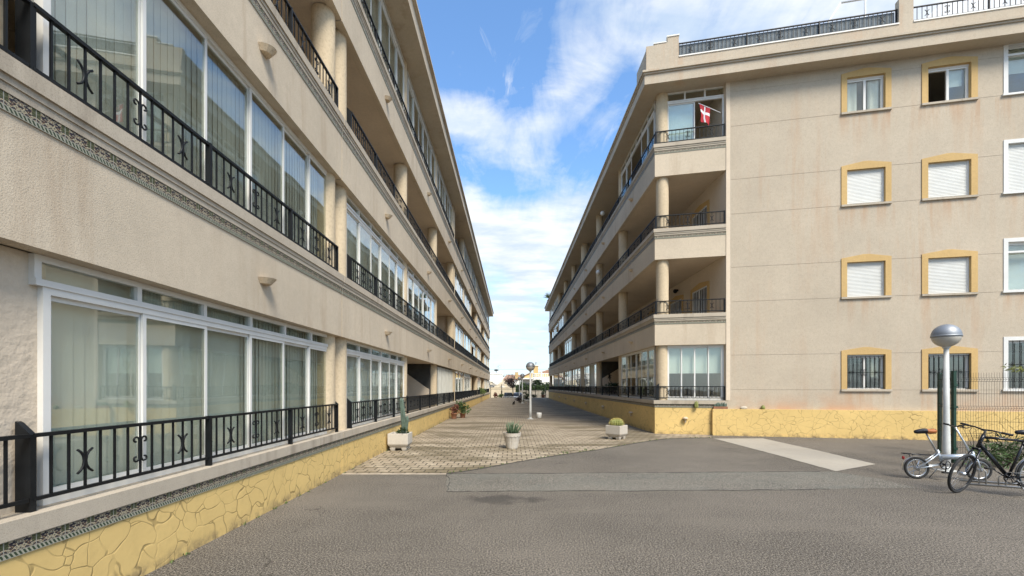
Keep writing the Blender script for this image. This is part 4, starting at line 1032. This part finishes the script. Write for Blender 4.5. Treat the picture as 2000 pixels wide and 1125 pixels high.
for (q, s) in ((P(.41,.15,-.12), 1), (P(.43,.43,.12), 1)):
    m = MB(); m.prism([q+t*-.05+Vector((0,0,-.012)), q+t*.05+Vector((0,0,-.012)), q+t*.05+Vector((0,0,.012)), q+t*-.05+Vector((0,0,.012))], ax*.07 if True else 0); m.build('pedal', M['rubber'], fb)
m = MB(); m.tube([P(.36,.2,.05), P(.30,.006,.16)], .009, 6); m.build('kickstand', M['galv'], fb)

# black bicycle, front wheel turned to the left
fb2 = empty('city_bicycle', (7.7,7.0,0), 'black full size bicycle parked in the rack with its front wheel turned towards the camera', 'bicycle')
fw2 = Vector((7.33,7.13,.335)); rw2 = Vector((8.345,6.83,.335)); t = (rw2-fw2).normalized(); L = (rw2-fw2).length; ax = Vector((-t.y, t.x, 0))
def Q(s, z, lat=0): return Vector((fw2.x, fw2.y, 0)) + t*s + Vector((0,0,z)) + ax*lat
hb, ht = Q(.235,.76), Q(.315,.97)
sa = (ht-hb).normalized(); steer = Matrix.Rotation(R(37), 4, sa)
def S(p): return hb + steer @ (Vector(p)-hb)
wheel(fb2, S(fw2), steer.to_3x3() @ ax, .335, .021, 28, 'blackp')
wheel(fb2, rw2, ax, .335, .021, 28, 'galv')
m = MB()
m.tube([hb, ht], .026, 12); m.tube([Q(.30,.93), Q(.83,.88)], .021, 12); m.tube([Q(.26,.82), Q(.62,.30)], .028, 12)
m.tube([Q(.62,.30), Q(.845,.93)], .019, 12)
for s in (-1,1):
    m.tube([Q(.62,.30,.03*s), Q(L,.335,.06*s)], .011, 8); m.tube([Q(.80,.84,.02*s), Q(L,.335,.06*s)], .010, 8)
m.tube([Q(.62,.30,-.04), Q(.62,.30,.04)], .03, 12)
m.build('frame', M['blackp'], fb2)
m = MB()
for s in (-1,1): m.tube([S(Q(.225,.735,.045*s)), S(Q(.12,.52,.06*s)), S(Q(0,.335,.06*s))], [.017,.015,.011], 8)
m.tube([S(Q(.225,.735,-.05)), S(Q(.225,.735,.05))], .02, 8); m.build('fork', M['blackp'], fb2)
m = MB(); m.tube([ht, S(Q(.335,1.03)), S(Q(.25,1.06))], .017, 10); m.build('stem', M['galv'], fb2)
m = MB(); m.tube([S(Q(.33,1.06,-.31)), S(Q(.26,1.075,-.10)), S(Q(.25,1.06,0)), S(Q(.26,1.075,.10)), S(Q(.33,1.06,.31))], .0125, 8); m.build('handlebar', M['blackp'], fb2)
for s in (-1,1):
    m = MB(); m.tube([S(Q(.34,1.06,.32*s)), S(Q(.295,1.067,.20*s))], .018, 8); m.build('grip', M['rubber'], fb2)
    m = MB(); m.tube([S(Q(.27,1.06,.15*s)), S(Q(.21,1.03,.18*s)), S(Q(.24,1.01,.27*s))], .007, 5); m.tube([S(Q(.25,1.06,.13*s)), S(Q(.13,1.02,.10*s)), S(Q(.17,.85,.03*s)), S(Q(.2,.70,.02*s))], .004, 5); m.build('brake_lever', M['blackp'], fb2)
m = MB(); m.tube([Q(.845,.93), Q(.868,1.0)], .014, 8); m.build('seat_post', M['galv'], fb2)
m = MB(); vs = []; prof = [(-.165,.010),(-.15,.024),(-.07,.036),(.0,.055),(.07,.080),(.11,.084),(.135,.065),(.143,.03)]
for (x, w) in prof:
    for k in range(10):
        a = 2*math.pi*k/10; vs.append(Q(.87+x, 1.02+min(.042,w*1.2)*math.sin(a)+(.014 if x > .05 else 0), w*math.cos(a)))
fs = [(i*10+k, i*10+(k+1) % 10, (i+1)*10+(k+1) % 10, (i+1)*10+k) for i in range(len(prof)-1) for k in range(10)] + [tuple(range(10)), tuple((len(prof)-1)*10+k for k in range(10))]
m.add(vs, fs, 0, True); m.build('saddle', M['blackp'], fb2)
m = MB(); c = Vector(rw2); n = 16; vs = []
for k in range(n+1):
    a = R(20 + 160*k/n); p = c - t*math.cos(a)*-.352 + Vector((0,0,math.sin(a)*.352)); q = c - t*math.cos(a)*-.362 + Vector((0,0,math.sin(a)*.362))
    vs += [p-ax*.026, q-ax*.012, q+ax*.012, p+ax*.026]
m.add(vs, [(k*4+j, k*4+j+1, k*4+5+j, k*4+4+j) for k in range(n) for j in range(3)], 0, True); m.build('mudguard', M['chrome'], fb2, False)
m = MB(); m.tube([Q(.62+.085*math.cos(k*.2618),.30+.085*math.sin(k*.2618),-.055) for k in range(24)], .008, 5, closed=True)
for k in range(5): m.tube([Q(.62,.30,-.055), Q(.62+.085*math.cos(k*1.257),.30+.085*math.sin(k*1.257),-.055)], .007, 5)
m.tube([Q(.62,.30,-.08), Q(.75,.20,-.08)], .011, 6); m.tube([Q(.62,.30,.08), Q(.49,.40,.08)], .011, 6); m.build('crankset', M['blackp'], fb2)
for q in (Q(.75,.20,-.13), Q(.49,.40,.13)):
    m = MB(); m.prism([q+t*-.05+Vector((0,0,-.012)), q+t*.05+Vector((0,0,-.012)), q+t*.05+Vector((0,0,.012)), q+t*-.05+Vector((0,0,.012))], ax*.08); m.build('pedal', M['rubber'], fb2)
m = MB(); m.tube([Q(.70,.28,-.05), Q(.78,.01,-.17)], .01, 6); m.build('kickstand', M['galv'], fb2)
m = MB(); m.tube([S(Q(.25,1.05,.11)), S(Q(.12,1.06,.02)), Q(.24,.90,.03), Q(.45,.90,.02), Q(.80,.87,.02), Q(.86,.70,.03), Q(L,.40,.05)], .0035, 5); m.tube([S(Q(.25,1.05,-.11)), S(Q(.10,1.02,-.05)), Q(.22,.86,-.03), Q(.40,.66,-.03), Q(.60,.33,-.03)], .0035, 5); m.build('cable', M['rubber'], fb2)
m = MB(); m.tube([Q(.62,.38,-.055), Q(L,.375,-.055)], .006, 5); m.tube([Q(.62,.22,-.055), Q(L,.295,-.055)], .006, 5); m.tube([Q(L,.335,-.05), Q(L,.335,-.062)], .045, 14); m.build('chain', M['galv'], fb2)
m = MB(); m.tube([P(.60,1.0,.05), P(.72,.98,.03), P(.86,.62,.02), P(.7,.40,.03)], .0035, 5); m.build('cable', M['rubber'], fb)
# weeds along the paving edge
m = MB()
for k in range(46):
    i_ = random.randrange(len(edge)-1); u = random.random(); x = edge[i_][0]+(edge[i_+1][0]-edge[i_][0])*u; y = edge[i_][1]+(edge[i_+1][1]-edge[i_][1])*u
    hgt = random.choice((.03,.04,.05,.11 if 10.8 < y < 12.2 else .04))
    for q in range(9): m.leaf((x+random.uniform(-.02,.02), y+random.uniform(-.02,.02), .004), (random.uniform(-.6,.6), random.uniform(-.6,.6), 1), hgt, .012)
for k in range(60):
    y = random.uniform(4.2, 30)
    for q in range(6): m.leaf((-3.385+random.uniform(0,.04), y+random.uniform(-.03,.03), .004), (random.uniform(-.2,.7), random.uniform(-.6,.6), .8), random.uniform(.02,.045), .014)
tag(m.build('weeds', M['leaf2'], None, False), 'tiny weeds sprouting from the paving edge and the foot of the left wall', 'weeds', None, 'stuff')
# rack
rk = empty('bike_rack', (9,7.6,0), 'low galvanised steel floor rack of hoops between the two bicycles', 'bike rack')
ra_, rb_ = Vector((8.12,7.72,0)), Vector((10.2,6.75,0)); rt = (rb_-ra_).normalized(); rn = Vector((-rt.y, rt.x, 0)); m = MB()
m.tube([ra_+Vector((0,0,.02)), rb_+Vector((0,0,.02))], .017, 6); m.tube([ra_+rn*.35+Vector((0,0,.02)), rb_+rn*.35+Vector((0,0,.02))], .017, 6); m.build('base_rail', M['galv'], rk)
for k in range(9):
    p = ra_ + rt*(.12+.25*k); h = .30 if k % 2 == 0 else .22
    m = MB(); m.tube([p+Vector((0,0,.02)), p+Vector((0,0,h-.05)), p+rt*.05+Vector((0,0,h)), p+rt*.09+Vector((0,0,h-.05)), p+rt*.09+Vector((0,0,.02))], .010, 6); m.build('hoop', M['galv'], rk)

# ------------------------------------------------------------------ cat
def cat():
    v = [(0,0,.20,.06),(0,-.10,.21,.07),(0,-.2,.22,.06),(0,-.27,.27,.04),(0,-.33,.32,.05),(0,-.38,.31,.028),
         (.04,-.2,.12,.026),(.045,-.22,.02,.02),(-.04,-.2,.12,.026),(-.045,-.16,.02,.02),
         (.05,.02,.13,.035),(.05,.07,.08,.022),(.05,.04,.015,.02),(-.05,.02,.13,.035),(-.05,.10,.08,.022),(-.05,.08,.015,.02),
         (0,.08,.22,.025),(.01,.16,.30,.016),(.03,.20,.40,.014),(.032,-.325,.375,.014),(-.032,-.325,.375,.014)]
    e = [(0,1),(1,2),(2,3),(3,4),(4,5),(2,6),(6,7),(2,8),(8,9),(0,10),(10,11),(11,12),(0,13),(13,14),(14,15),(0,16),(16,17),(17,18),(4,19),(4,20)]
    me = bpy.data.meshes.new('cat'); me.from_pydata([p[:3] for p in v], e, []); o = bpy.data.objects.new('cat', me); COL.objects.link(o)
    sk = o.modifiers.new('skin', 'SKIN'); 
    bm = bmesh.new(); bm.from_mesh(me); ly = bm.verts.layers.skin.verify(); bm.verts.ensure_lookup_table()
    for k, p in enumerate(v): bm.verts[k][ly].radius = (p[3], p[3])
    bm.verts[0][ly].use_root = True; bm.to_mesh(me); bm.free()
    ss = o.modifiers.new('sub', 'SUBSURF'); ss.levels = ss.render_levels = 2
    me.materials.append(M['fur']); o.location = (.13,40.8,.006); o.scale = (1.05,)*3; o.rotation_euler = (0,0,R(18)); return o
tag(cat(), 'small black cat walking on the far paving towards the camera', 'cat')

# ------------------------------------------------------------------ far end of the plaza
def at(px, py, Y): return ((px-1000)/F_*Y, Y, HC + (754.5-py)*Y/F_)
gw = MB(); gw.box(1.4,6.4,73.9,74.2,-.8,1.0); gw.box(1.4,6.4,73.85,74.25,1.0,1.06); tag(gw.build('garden_wall', M['stone'], None, True, .01), 'low rubble stone wall under the clipped hedge at the far end', 'wall')
gw = MB(); gw.box(-5.5,.6,73.5,73.8,-.8,1.5); gw.box(-5.5,.6,73.45,73.85,1.5,1.58); tag(gw.build('garden_wall', M['cream'], None, True, .01), 'cream rendered garden wall in front of the white stair house at the far left', 'wall')
hg = empty('hedge', (3.4,74.9,0), 'clipped green hedge above the stone wall at the far end of the plaza', 'hedge')
m = MB(); 
for k in range(4200):
    p = Vector((random.uniform(-.1,7.0), random.uniform(74.4,75.4), random.uniform(.7,1.95) + .06*math.sin(k))); m.leaf(p, (random.uniform(-1,1), random.uniform(-1,.2), random.uniform(-.5,1)), .2, .13)
m.build('foliage', M['leaf'], hg, False)
m = MB(); m.box(.1,6.9,74.7,75.2,-.75,1.7); m.build('hedge_core', M['leafd'], hg)
bush('garden_bush', (4.5,76.2,2.15), (1.0,.7,.75), 800, .25, .15, 'leafd', 'dark green round bush rising behind the hedge in front of the white stair', nclump=12)
bush('garden_bush', (6.0,76.2,2.0), (.8,.6,.5), 400, .25, .15, 'leaf', 'smaller green bush at the right behind the hedge', nclump=8)
bush('garden_bush', (1.7,76.2,2.0), (.6,.5,.45), 300, .25, .15, 'leaf', 'small green bush behind the hedge beside the far lamp posts', nclump=8)
bush('planter_bush', (-2.65,66.3,.40), (.45,.35,.38), 350, .14, .09, 'leafr', 'reddish low bush at the far left end of the plaza', nclump=7)
bush('planter_bush', (-1.75,66.3,.28), (.5,.3,.28), 300, .14, .09, 'leaf', 'low green bush beside the reddish bush at the plaza end', nclump=7)
bush('planter_bush', (3.4,66.4,.25), (.75,.3,.25), 300, .14, .09, 'leafd', 'low dark plants along the foot of the stone wall', nclump=7)
pot('flowerpot', (4.75,66.3,0), .3, .45, 'terracotta', 'terracotta pot at the far right end of the plaza')
bush('potted_shrub', (4.75,66.3,.85), (.35,.3,.5), 260, .16, .08, 'leaf2', 'upright pale plant in the terracotta pot at the far right', 'plant', nclump=6)
# plum tree
tr = empty('plum_tree', (.15,68.6,-.7), 'purple leaved tree with a thin dark trunk at the far end of the plaza', 'tree')
m = MB(); m.tube([(.15,68.6,-.75),(.17,68.6,.8),(.12,68.6,1.5)], [.09,.075,.06], 8)
for k in range(7): a = random.uniform(0,6.28); m.tube([(.12,68.6,1.4),(.12+.4*math.cos(a),68.6+.4*math.sin(a),2.0),(.12+1.0*math.cos(a),68.6+.7*math.sin(a),2.7+random.uniform(0,.6))], [.045,.03,.01], 5)
m.build('trunk', M['bark'], tr)
m = MB(); crown(m, (-.25,68.6,2.25), (1.05,.8,.85), 1300, .17, .10, 0, clumpset(14, .62, .42))
for k in range(45):
    b = Vector((-.25+random.uniform(-.8,1.1), 68.6+random.uniform(-.4,.4), 2.6)); d = Vector((random.uniform(-.5,.7), 0, 1)).normalized()
    for q in range(9): m.leaf(b+d*(.12*q), d+Vector((random.uniform(-.8,.8),random.uniform(-.8,.8),.2)), .12, .06)
m.build('crown', M['leafp'], tr, False)
# fence across the end
ff = empty('iron_fence', (0,66.75,0), 'thin dark railing fence with one thick post across the far plaza end', 'fence')
m = MB()
for z in (1.25, 1.95): m.tube([(-3.3,66.75,z),(5.2,66.75,z)], .018, 5)
for k in range(46): m.tube([(-3.3+k*.185,66.75,.1),(-3.3+k*.185,66.75,1.95)], .006, 4, smooth=False)
m.build('rails', M['wire'], ff)
m = MB(); m.box(-1.68,-1.50,67.5,66.758,0,1.1); m.box(-1.62,-1.56,67.56,66.752,1.1,2.1); m.build('gate_post', M['iron'], ff)
for x in (-3.3,.9,2.2,3.6,5.2):
    m = MB(); m.box(x-.03,x+.03,67.57,66.753,0,2.0); m.build('fence_post', M['wire'], ff)
# parked cars
def car(loc, rz, paint, label):
    o = empty('parked_car', loc, label, 'car', 'cars parked beyond the plaza end', rz)
    def put(mb, name, mt, par=o):
        q = mb.build(name, mt); q.parent = par; return q
    m = MB(); sec = [(-2.0,.45,.75),(-1.95,.25,.85),(-1.2,.22,.93),(.9,.22,.95),(1.7,.24,.86),(2.0,.35,.70)]; vs = []
    for (x, z0, z1) in sec:
        for (y, z) in ((-.80,z0),(-.86,(z0+z1)/2),(-.80,z1),(.80,z1),(.86,(z0+z1)/2),(.80,z0)): vs.append((x,y,z))
    m.add(vs, [(i*6+k, i*6+(k+1) % 6, i*6+6+(k+1) % 6, i*6+6+k) for i in range(5) for k in range(6)] + [tuple(range(6)), tuple(30+k for k in range(6))]); b = put(m, 'body', M[paint])
    m = MB(); q = [(-1.7,.90,.72),(-1.25,1.36,.60),(.3,1.42,.60),(1.15,.92,.72)]; vs = []
    for (x, z, w) in q: vs += [(x,-w,z),(x,w,z)]
    m.add(vs + [(-1.7,-.72,.85),(-1.7,.72,.85),(1.15,-.72,.85),(1.15,.72,.85)], [(0,1,3,2),(4,5,7,6),(0,2,4,6),(1,7,5,3)]); put(m, 'windows', M['carglass'])
    m = MB(); m.hexa([(-1.27,-.61,1.345),(.32,-.61,1.405),(.32,.61,1.405),(-1.27,.61,1.345),(-1.2,-.56,1.40),(.28,-.56,1.455),(.28,.56,1.455),(-1.2,.56,1.40)])
    for s in (-1,1): m.tube([(-.45,.70*s,.9),(-.42,.61*s,1.38)], .035, 6)
    put(m, 'roof', M[paint])
    for x in (-1.3,1.3):
        for s in (-1,1):
            m = MB(); m.tube([(x,.72*s,.31),(x,.88*s,.31)], .31, 18); w = put(m, 'wheel', M['rubber']); m = MB(); m.tube([(x,.87*s,.31),(x,.895*s,.31)], .19, 14); put(m, 'rim', M['chrome'], w)
    for s in (-1,1):
        m = MB(); m.ball((1.9,.6*s,.68), .11, 8, 6, sq=(.6,1.2,.7)); put(m, 'headlight', M['chrome'])
        m = MB(); m.ball((-1.95,.66*s,.74), .09, 8, 6, sq=(.5,1,1)); put(m, 'tail_light', M['redlens'])
        m = MB(); m.ball((.75,.93*s,.98), .09, 8, 6, sq=(.7,1,.7)); put(m, 'wing_mirror', M[paint])
    return o
car((-.62,70.4,-.7), R(92), 'carpaint', 'dark grey parked car seen between the plaza end fence bars')
cc = car((.95,70.9,-.7), R(88), 'carsilver', 'silver parked car half hidden by the plum tree and the lamp posts')
# houses
def house(name, loc, label): return empty(name, loc, label, 'house')
def wallbox(par, x0, x1, y0, y1, z0, z1, m, name='wall'):
    b = MB(); b.box(x0,x1,y0,y1,z0,z1); return b.build(name, M[m], par, True, .02)
def hwin(par, x0, x1, y, z0, z1):
    b = MB(); b.box(x0-.06,x1+.06,y-.03,y-.001,z0-.06,z1+.06); o = b.build('window', M['white'], par); b = MB(); b.box(x0,x1,y-.04,y-.028,z0,z1); b.build('window_pane', M['carglass'], o)
def hstair(par, a, b, w, m, rail=True):
    (x0,y,z0), (x1,_,z1) = a, b; n = 14; mb = MB()
    for k in range(n):
        xa = x0+(x1-x0)*k/n; xb = x0+(x1-x0)*(k+1)/n; zt = z0+(z1-z0)*(k+1)/n; lo = max(0, zt-.75)
        mb.box(min(xa,xb),max(xa,xb),y,y+w,lo,zt)
    o = mb.build('staircase', M[m], par)
    mb = MB()
    for q in (.45,.9): mb.tube([(x0,y+.05,z0+q),(x1,y+.05,z1+q)], .035, 5)
    for k in range(n+1): x = x0+(x1-x0)*k/n; z = z0+(z1-z0)*k/n; mb.tube([(x,y+.05,z),(x,y+.05,z+.9)], .025, 4, smooth=False)
    mb.build('stair_railing', M['white'], o)
h1 = house('stair_house', (-6,84,0), 'white flat roofed house with outside stairs at the far left')
wallbox(h1,-12,-2.0,86,95,-.8,4.15,'whitewash'); wallbox(h1,-12,-1.95,85.9,86.1,4.15,4.4,'whitewash','parapet'); wallbox(h1,-4.2,-2.6,84.4,85.8,-.8,2.6,'cream','porch_wall')
wallbox(h1,-2.9,-2.0,86.5,87.5,4.1,4.75,'whitewash','chimney'); wallbox(h1,-1.99,-1.0,87,93,-.8,3.0,'cream','side_wall')
hstair(h1, (-1.4,84.2,1.5), (-5.0,84.2,4.1), 1.2, 'whitewash'); hstair(h1, (-5.2,82.6,.3), (-1.7,82.6,2.7), 1.1, 'cream')
m = MB(); m.ball((-3.2,88,5.0), .35, 10, 6, sq=(1.3,1,.5)); m.tube([(-3.2,88,4.3),(-3.2,88,4.9)], .05, 6); m.build('water_tank', M['iron'], h1)
m = MB(); m.tube([(-2.7,89,4.3),(-2.7,89,6.2)], .025, 5)
for k in range(5): m.tube([(-3.2+.1*k,89,5.6+.1*k),(-2.4+.02*k,89,5.7+.1*k)], .015, 4)
m.build('antenna', M['galv'], h1)
hwin(h1,-4.0,-3.4,84.4,1.2,2.0)
h2 = house('tiled_house', (0,108,0), 'distant house with a terracotta tiled roof and an ochre chimney')
wallbox(h2,-2.2,3.0,106,116,-.8,2.9,'cream')
m = MB(); m.prism([(-2.6,105.5,2.9),(3.4,105.5,2.9),(2.0,110.5,4.5),(-1.3,110.5,4.5)], (0,0,.18)); m.prism([(-2.6,116.5,2.9),(3.4,116.5,2.9),(2.0,110.5,4.5),(-1.3,110.5,4.5)], (0,0,.18)); m.prism([(3.4,105.5,2.9),(3.4,116.5,2.9),(2.0,110.5,4.5)], (0,0,.18)); m.build('roof', M['roof'], h2)
wallbox(h2,.75,1.55,107.5,108.3,3.5,5.15,'yhouse','chimney'); wallbox(h2,.65,1.65,107.4,108.4,5.15,5.3,'cream','chimney_cap')
h3 = house('terrace_house', (5,82,0), 'white house with ochre gable, balustraded roof terrace and tall ochre chimney')
wallbox(h3,.4,12,82,92,-.8,3.0,'whitewash'); wallbox(h3,3.4,12,84,92,3.0,3.5,'whitewash','upper_wall')
m = MB(); m.prism([(1.1,81.9,3.0),(3.9,81.9,3.0),(3.9,81.9,4.2),(3.5,81.9,4.25)], (0,6,0)); m.build('gable', M['yhouse'], h3)
m = MB(); m.prism([(.8,81.7,3.0),(3.6,81.7,4.32),(3.6,81.7,4.42),(.7,81.7,3.06)], (0,6.4,0)); m.build('roof', M['terracotta'], h3)
m = MB()
for k in range(24): m.lathe([(.04,3.5),(.09,3.65),(.05,3.85),(.06,4.1)], (3.6+k*.34,82.4,0), 8)
m.box(3.4,12,82.3,82.5,4.1,4.22); m.box(3.4,12,82.25,82.55,3.3,3.5); 
for x in (3.5,5.6,7.7): m.box(x-.14,x+.14,82.2,82.52,3.3,4.4)
m.build('balustrade', M['whitewash'], h3)
wallbox(h3,4.4,12,85,90,3.5,4.3,'yhouse','penthouse'); wallbox(h3,4.25,5.15,85.5,86.4,4.3,5.7,'yhouse','chimney'); wallbox(h3,4.1,5.3,85.4,86.5,5.7,5.85,'cream','chimney_cap')
m = MB(); m.tube([(4.7,86,5.85),(4.7,86,6.3)], .06, 6); m.ball((4.75,86,6.4), .16, 8, 6, sq=(1.4,1,.7)); m.build('chimney_cowl', M['galv'], h3)
m = MB(); m.prism([(5.0,84.9,4.3),(9,84.9,4.3),(7,84.9,5.0)], (0,4.9,0)); m.build('penthouse_roof', M['roof'], h3)
hstair(h3, (8.3,79.6,.6), (3.9,79.6,3.3), 1.3, 'whitewash'); m = MB(); m.box(1.8,3.95,79.6,82,3.05,3.32); m.build('landing', M['whitewash'], h3)
m = MB(); m.box(2.2,4.6,81.9,81.99,.8,2.3); m.build('porch_opening', M['galv'], h3); hwin(h3,.9,1.5,82,1.1,2.0)
h4 = house('far_house', (-20,120,0), 'pale distant house on the skyline between the stair house and the tiled house')
wallbox(h4,-9,-1.5,122,130,-.8,4.4,'whitewash'); wallbox(h4,-3.5,-2.6,124,125,4.4,5.4,'cream','chimney')
bush('far_tree', (-3.8,125,4.2), (1.6,1,1.3), 500, .4, .25, 'leafd', 'small dark tree top on the skyline behind the stair house', 'tree')
m = MB(); m.tube([(-30 + 2.5*k, 100, 5.65 + .0012*(k-12)**2) for k in range(25)], .018, 4); tag(m.build('overhead_cable', M['iron']), 'thin dark overhead cable crossing the sky beyond the plaza', 'cable')
# roof things on the right building
pg = empty('awning_frame', (10,13,13), 'white tubular awning frame on the roof terrace behind the screened railing', 'awning frame')
m = MB()
for (a, b) in (((5.55,-1.2,13.5),(6.75,-1.2,15.4)), ((7.4,-1.0,13.5),(7.4,-1.0,15.4)), ((6.9,-1.2,14.0),(7.5,-1.2,14.8)), ((8.9,-.8,13.3),(10.6,-.8,15.2)), ((6.75,-1.2,15.4),(11,-1.2,15.4))):
    m.tube([FP(*a), FP(*b)], .03, 6)
m.build('frame', M['white'], pg)
m = MB(); m.prism([FP(8.6,-.5,13.6), FP(11,-.5,13.5), FP(11,-.5,14.6), FP(9.4,-.5,14.4)], FP.ud*-.02); m.build('awning_cloth', M['flagw'], pg)
yp = empty('yucca', (5.0,59,13.1), 'spiky potted plant on the far roof edge of the right building', 'plant')
m = MB()
for k in range(60):
    a = random.uniform(0,6.28); e = random.uniform(.1,1.3); m.leaf((5.0,59,13.7), (math.cos(a)*math.cos(e), math.sin(a)*math.cos(e), math.sin(e)), .9, .07)
m.build('leaves', M['leaf'], yp, False); m = MB(); m.lathe([(.2,13.05),(.25,13.45)], (5.0,59,0), 12); m.tube([(5,59,13.4),(5,59,13.75)], .06, 6); m.build('pot', M['terracotta'], yp)

# ------------------------------------------------------------------ sky, sun, camera
SUN_EL, SUN_DIR = R(50), Vector((.44,-.9,0)).normalized()
sv = Vector((SUN_DIR.x*math.cos(SUN_EL), SUN_DIR.y*math.cos(SUN_EL), math.sin(SUN_EL)))
w = bpy.data.worlds.new('World'); scn.world = w; w.use_nodes = True; nt = w.node_tree; nt.nodes.clear()
class WT(NT):
    def __init__(s): s.t = nt
wt = WT(); out = wt.n('ShaderNodeOutputWorld'); bg = wt.n('ShaderNodeBackground'); bg.inputs[1].default_value = .13; wt.l(bg.outputs[0], out.inputs[0])
sky = wt.n('ShaderNodeTexSky', sky_type='NISHITA', sun_disc=False, sun_elevation=SUN_EL, sun_rotation=math.atan2(SUN_DIR.x, SUN_DIR.y), air_density=1.0, dust_density=.6, ozone_density=1.6)
dirv = wt.n('ShaderNodeTexCoord').outputs['Generated']
sp = wt.n('ShaderNodeSeparateXYZ'); wt.l(dirv, sp.inputs[0]); dz = sp.outputs[2]
zc = wt.math('ADD', wt.math('MAXIMUM', dz, 0), .16)
cb = wt.n('ShaderNodeCombineXYZ'); wt.l(wt.math('DIVIDE', sp.outputs[0], zc), cb.inputs[0]); wt.l(wt.math('DIVIDE', sp.outputs[1], zc), cb.inputs[1])
def blob(d, r, squash=(1,1,1)):
    """soft bias around a direction of the sky"""
    v = Vector(d).normalized(); nd = wt.n('ShaderNodeVectorMath', operation='SUBTRACT'); wt.l(dirv, nd.inputs[0]); nd.inputs[1].default_value = v
    m2 = wt.n('ShaderNodeVectorMath', operation='MULTIPLY'); wt.l(nd.outputs[0], m2.inputs[0]); m2.inputs[1].default_value = squash
    ln = wt.n('ShaderNodeVectorMath', operation='LENGTH'); wt.l(m2.outputs[0], ln.inputs[0])
    return wt.math('SUBTRACT', 1, wt.math('DIVIDE', ln.outputs['Value'], r), None, True)
n1 = wt.n('ShaderNodeTexNoise', i_Scale=3.4, i_Detail=9.0, i_Roughness=.58, i_Distortion=.5); wt.l(cb.outputs[0], n1.inputs['Vector'])
mp = wt.n('ShaderNodeMapping'); mp.inputs['Rotation'].default_value = (0,0,R(28)); mp.inputs['Scale'].default_value = (2.6,.75,1); wt.l(cb.outputs[0], mp.inputs[0])
n2 = wt.n('ShaderNodeTexNoise', i_Scale=2.2, i_Detail=9.0, i_Roughness=.66, i_Distortion=.9); wt.l(mp.outputs[0], n2.inputs['Vector'])
bias = None
for (d, r, a, sq) in [((-.06,1,.60), .17, .44, (.85,1,2.1)), ((.13,1,.68), .15, .19, (1.5,1,.7)), ((.24,1,.88), .19, .23, (1.2,1,1)), ((.09,1,.36), .30, .44, (.66,1,2.1)), ((-.09,1,.37), .15, .34, (1,1,1.8)), ((-.1,1,.80), .2, -.10, (1,1,1)),
                      ((.02,1,.50), .07, .14, (.7,1,1.6)), ((.0,1,.19), .26, .36, (.4,1,1.5)), ((.8,.55,.55), .75, .55, (1,1,1)), ((-.8,-.4,.5), .7, .40, (1,1,1)), ((.3,-.8,.55), .8, .45, (1,1,1)), ((-.6,.6,.9), .5, .30, (1,1,1))]:
    b = wt.math('MULTIPLY', blob(d, r, sq), a); bias = b if bias is None else wt.math('ADD', bias, b)
dens = wt.math('ADD', wt.math('MULTIPLY', n1.outputs[0], .75), wt.math('MULTIPLY', n2.outputs[0], .35))
dens = wt.math('ADD', dens, bias)
cov = wt.ramp(dens, [(.68, 0), (.86, .72), (1.02, 1)])
mp3 = wt.n('ShaderNodeMapping'); mp3.inputs['Rotation'].default_value = (0,0,R(-24)); mp3.inputs['Scale'].default_value = (5.5,2.0,1); mp3.inputs['Location'].default_value = (1.7,.4,0); wt.l(cb.outputs[0], mp3.inputs[0])
n3 = wt.n('ShaderNodeTexNoise', i_Scale=1.4, i_Detail=9.0, i_Roughness=.64, i_Distortion=1.2); wt.l(mp3.outputs[0], n3.inputs['Vector'])
cov = wt.math('MAXIMUM', cov, wt.math('MULTIPLY', wt.ramp(n3.outputs[0], [(.52, 0), (.72, .8)]), wt.ramp(n1.outputs[0], [(.42, 0), (.56, 1)])))
shade = wt.n('ShaderNodeTexNoise', i_Scale=2.6, i_Detail=6.0, i_Roughness=.6); 
off = wt.n('ShaderNodeMapping'); off.inputs['Location'].default_value = (.3,.35,0); off.inputs['Scale'].default_value = (.8,1.6,1); wt.l(cb.outputs[0], off.inputs[0]); wt.l(off.outputs[0], shade.inputs['Vector'])
ccol = wt.mix(wt.ramp(shade.outputs[0], [(.40, 0), (.62, 1)]), (1.75,2.05,2.4), (2.7,2.74,2.74))
hz = wt.ramp(dz, [(.0, 1), (.16, .55), (.34, 0)])
skyc = wt.mix(1.0, sky.outputs[0], (.53,.67,.76), 'MULTIPLY')
skyc = wt.mix(wt.math('MULTIPLY', hz, .88), skyc, (2.0,2.22,2.42))
wt.l(wt.mix(cov, skyc, ccol), bg.inputs[0])

sd_ = bpy.data.lights.new('sun', 'SUN'); sd_.energy = 1.85; sd_.angle = R(24); sd_.color = (1,.93,.82)
so = bpy.data.objects.new('sun', sd_); COL.objects.link(so); so.rotation_euler = sv.to_track_quat('Z', 'Y').to_euler()

cd = bpy.data.cameras.new('camera'); co = bpy.data.objects.new('camera', cd); COL.objects.link(co)
cd.sensor_width = 36; cd.lens = 36*F_/2000; cd.shift_y = (754.5-562.5)/2000; cd.clip_end = 2000; cd.clip_start = .05
co.location = (0,0,HC); co.rotation_euler = (R(90),0,0); scn.camera = co
scn.view_settings.view_transform = 'Standard'; scn.view_settings.look = 'None'; scn.view_settings.exposure = 1.7; scn.view_settings.gamma = 1
scn.render.engine = 'CYCLES'; scn.cycles.max_bounces = 10; scn.cycles.transparent_max_bounces = 16; scn.cycles.use_denoising = True
scn.cycles.sample_clamp_indirect = 6
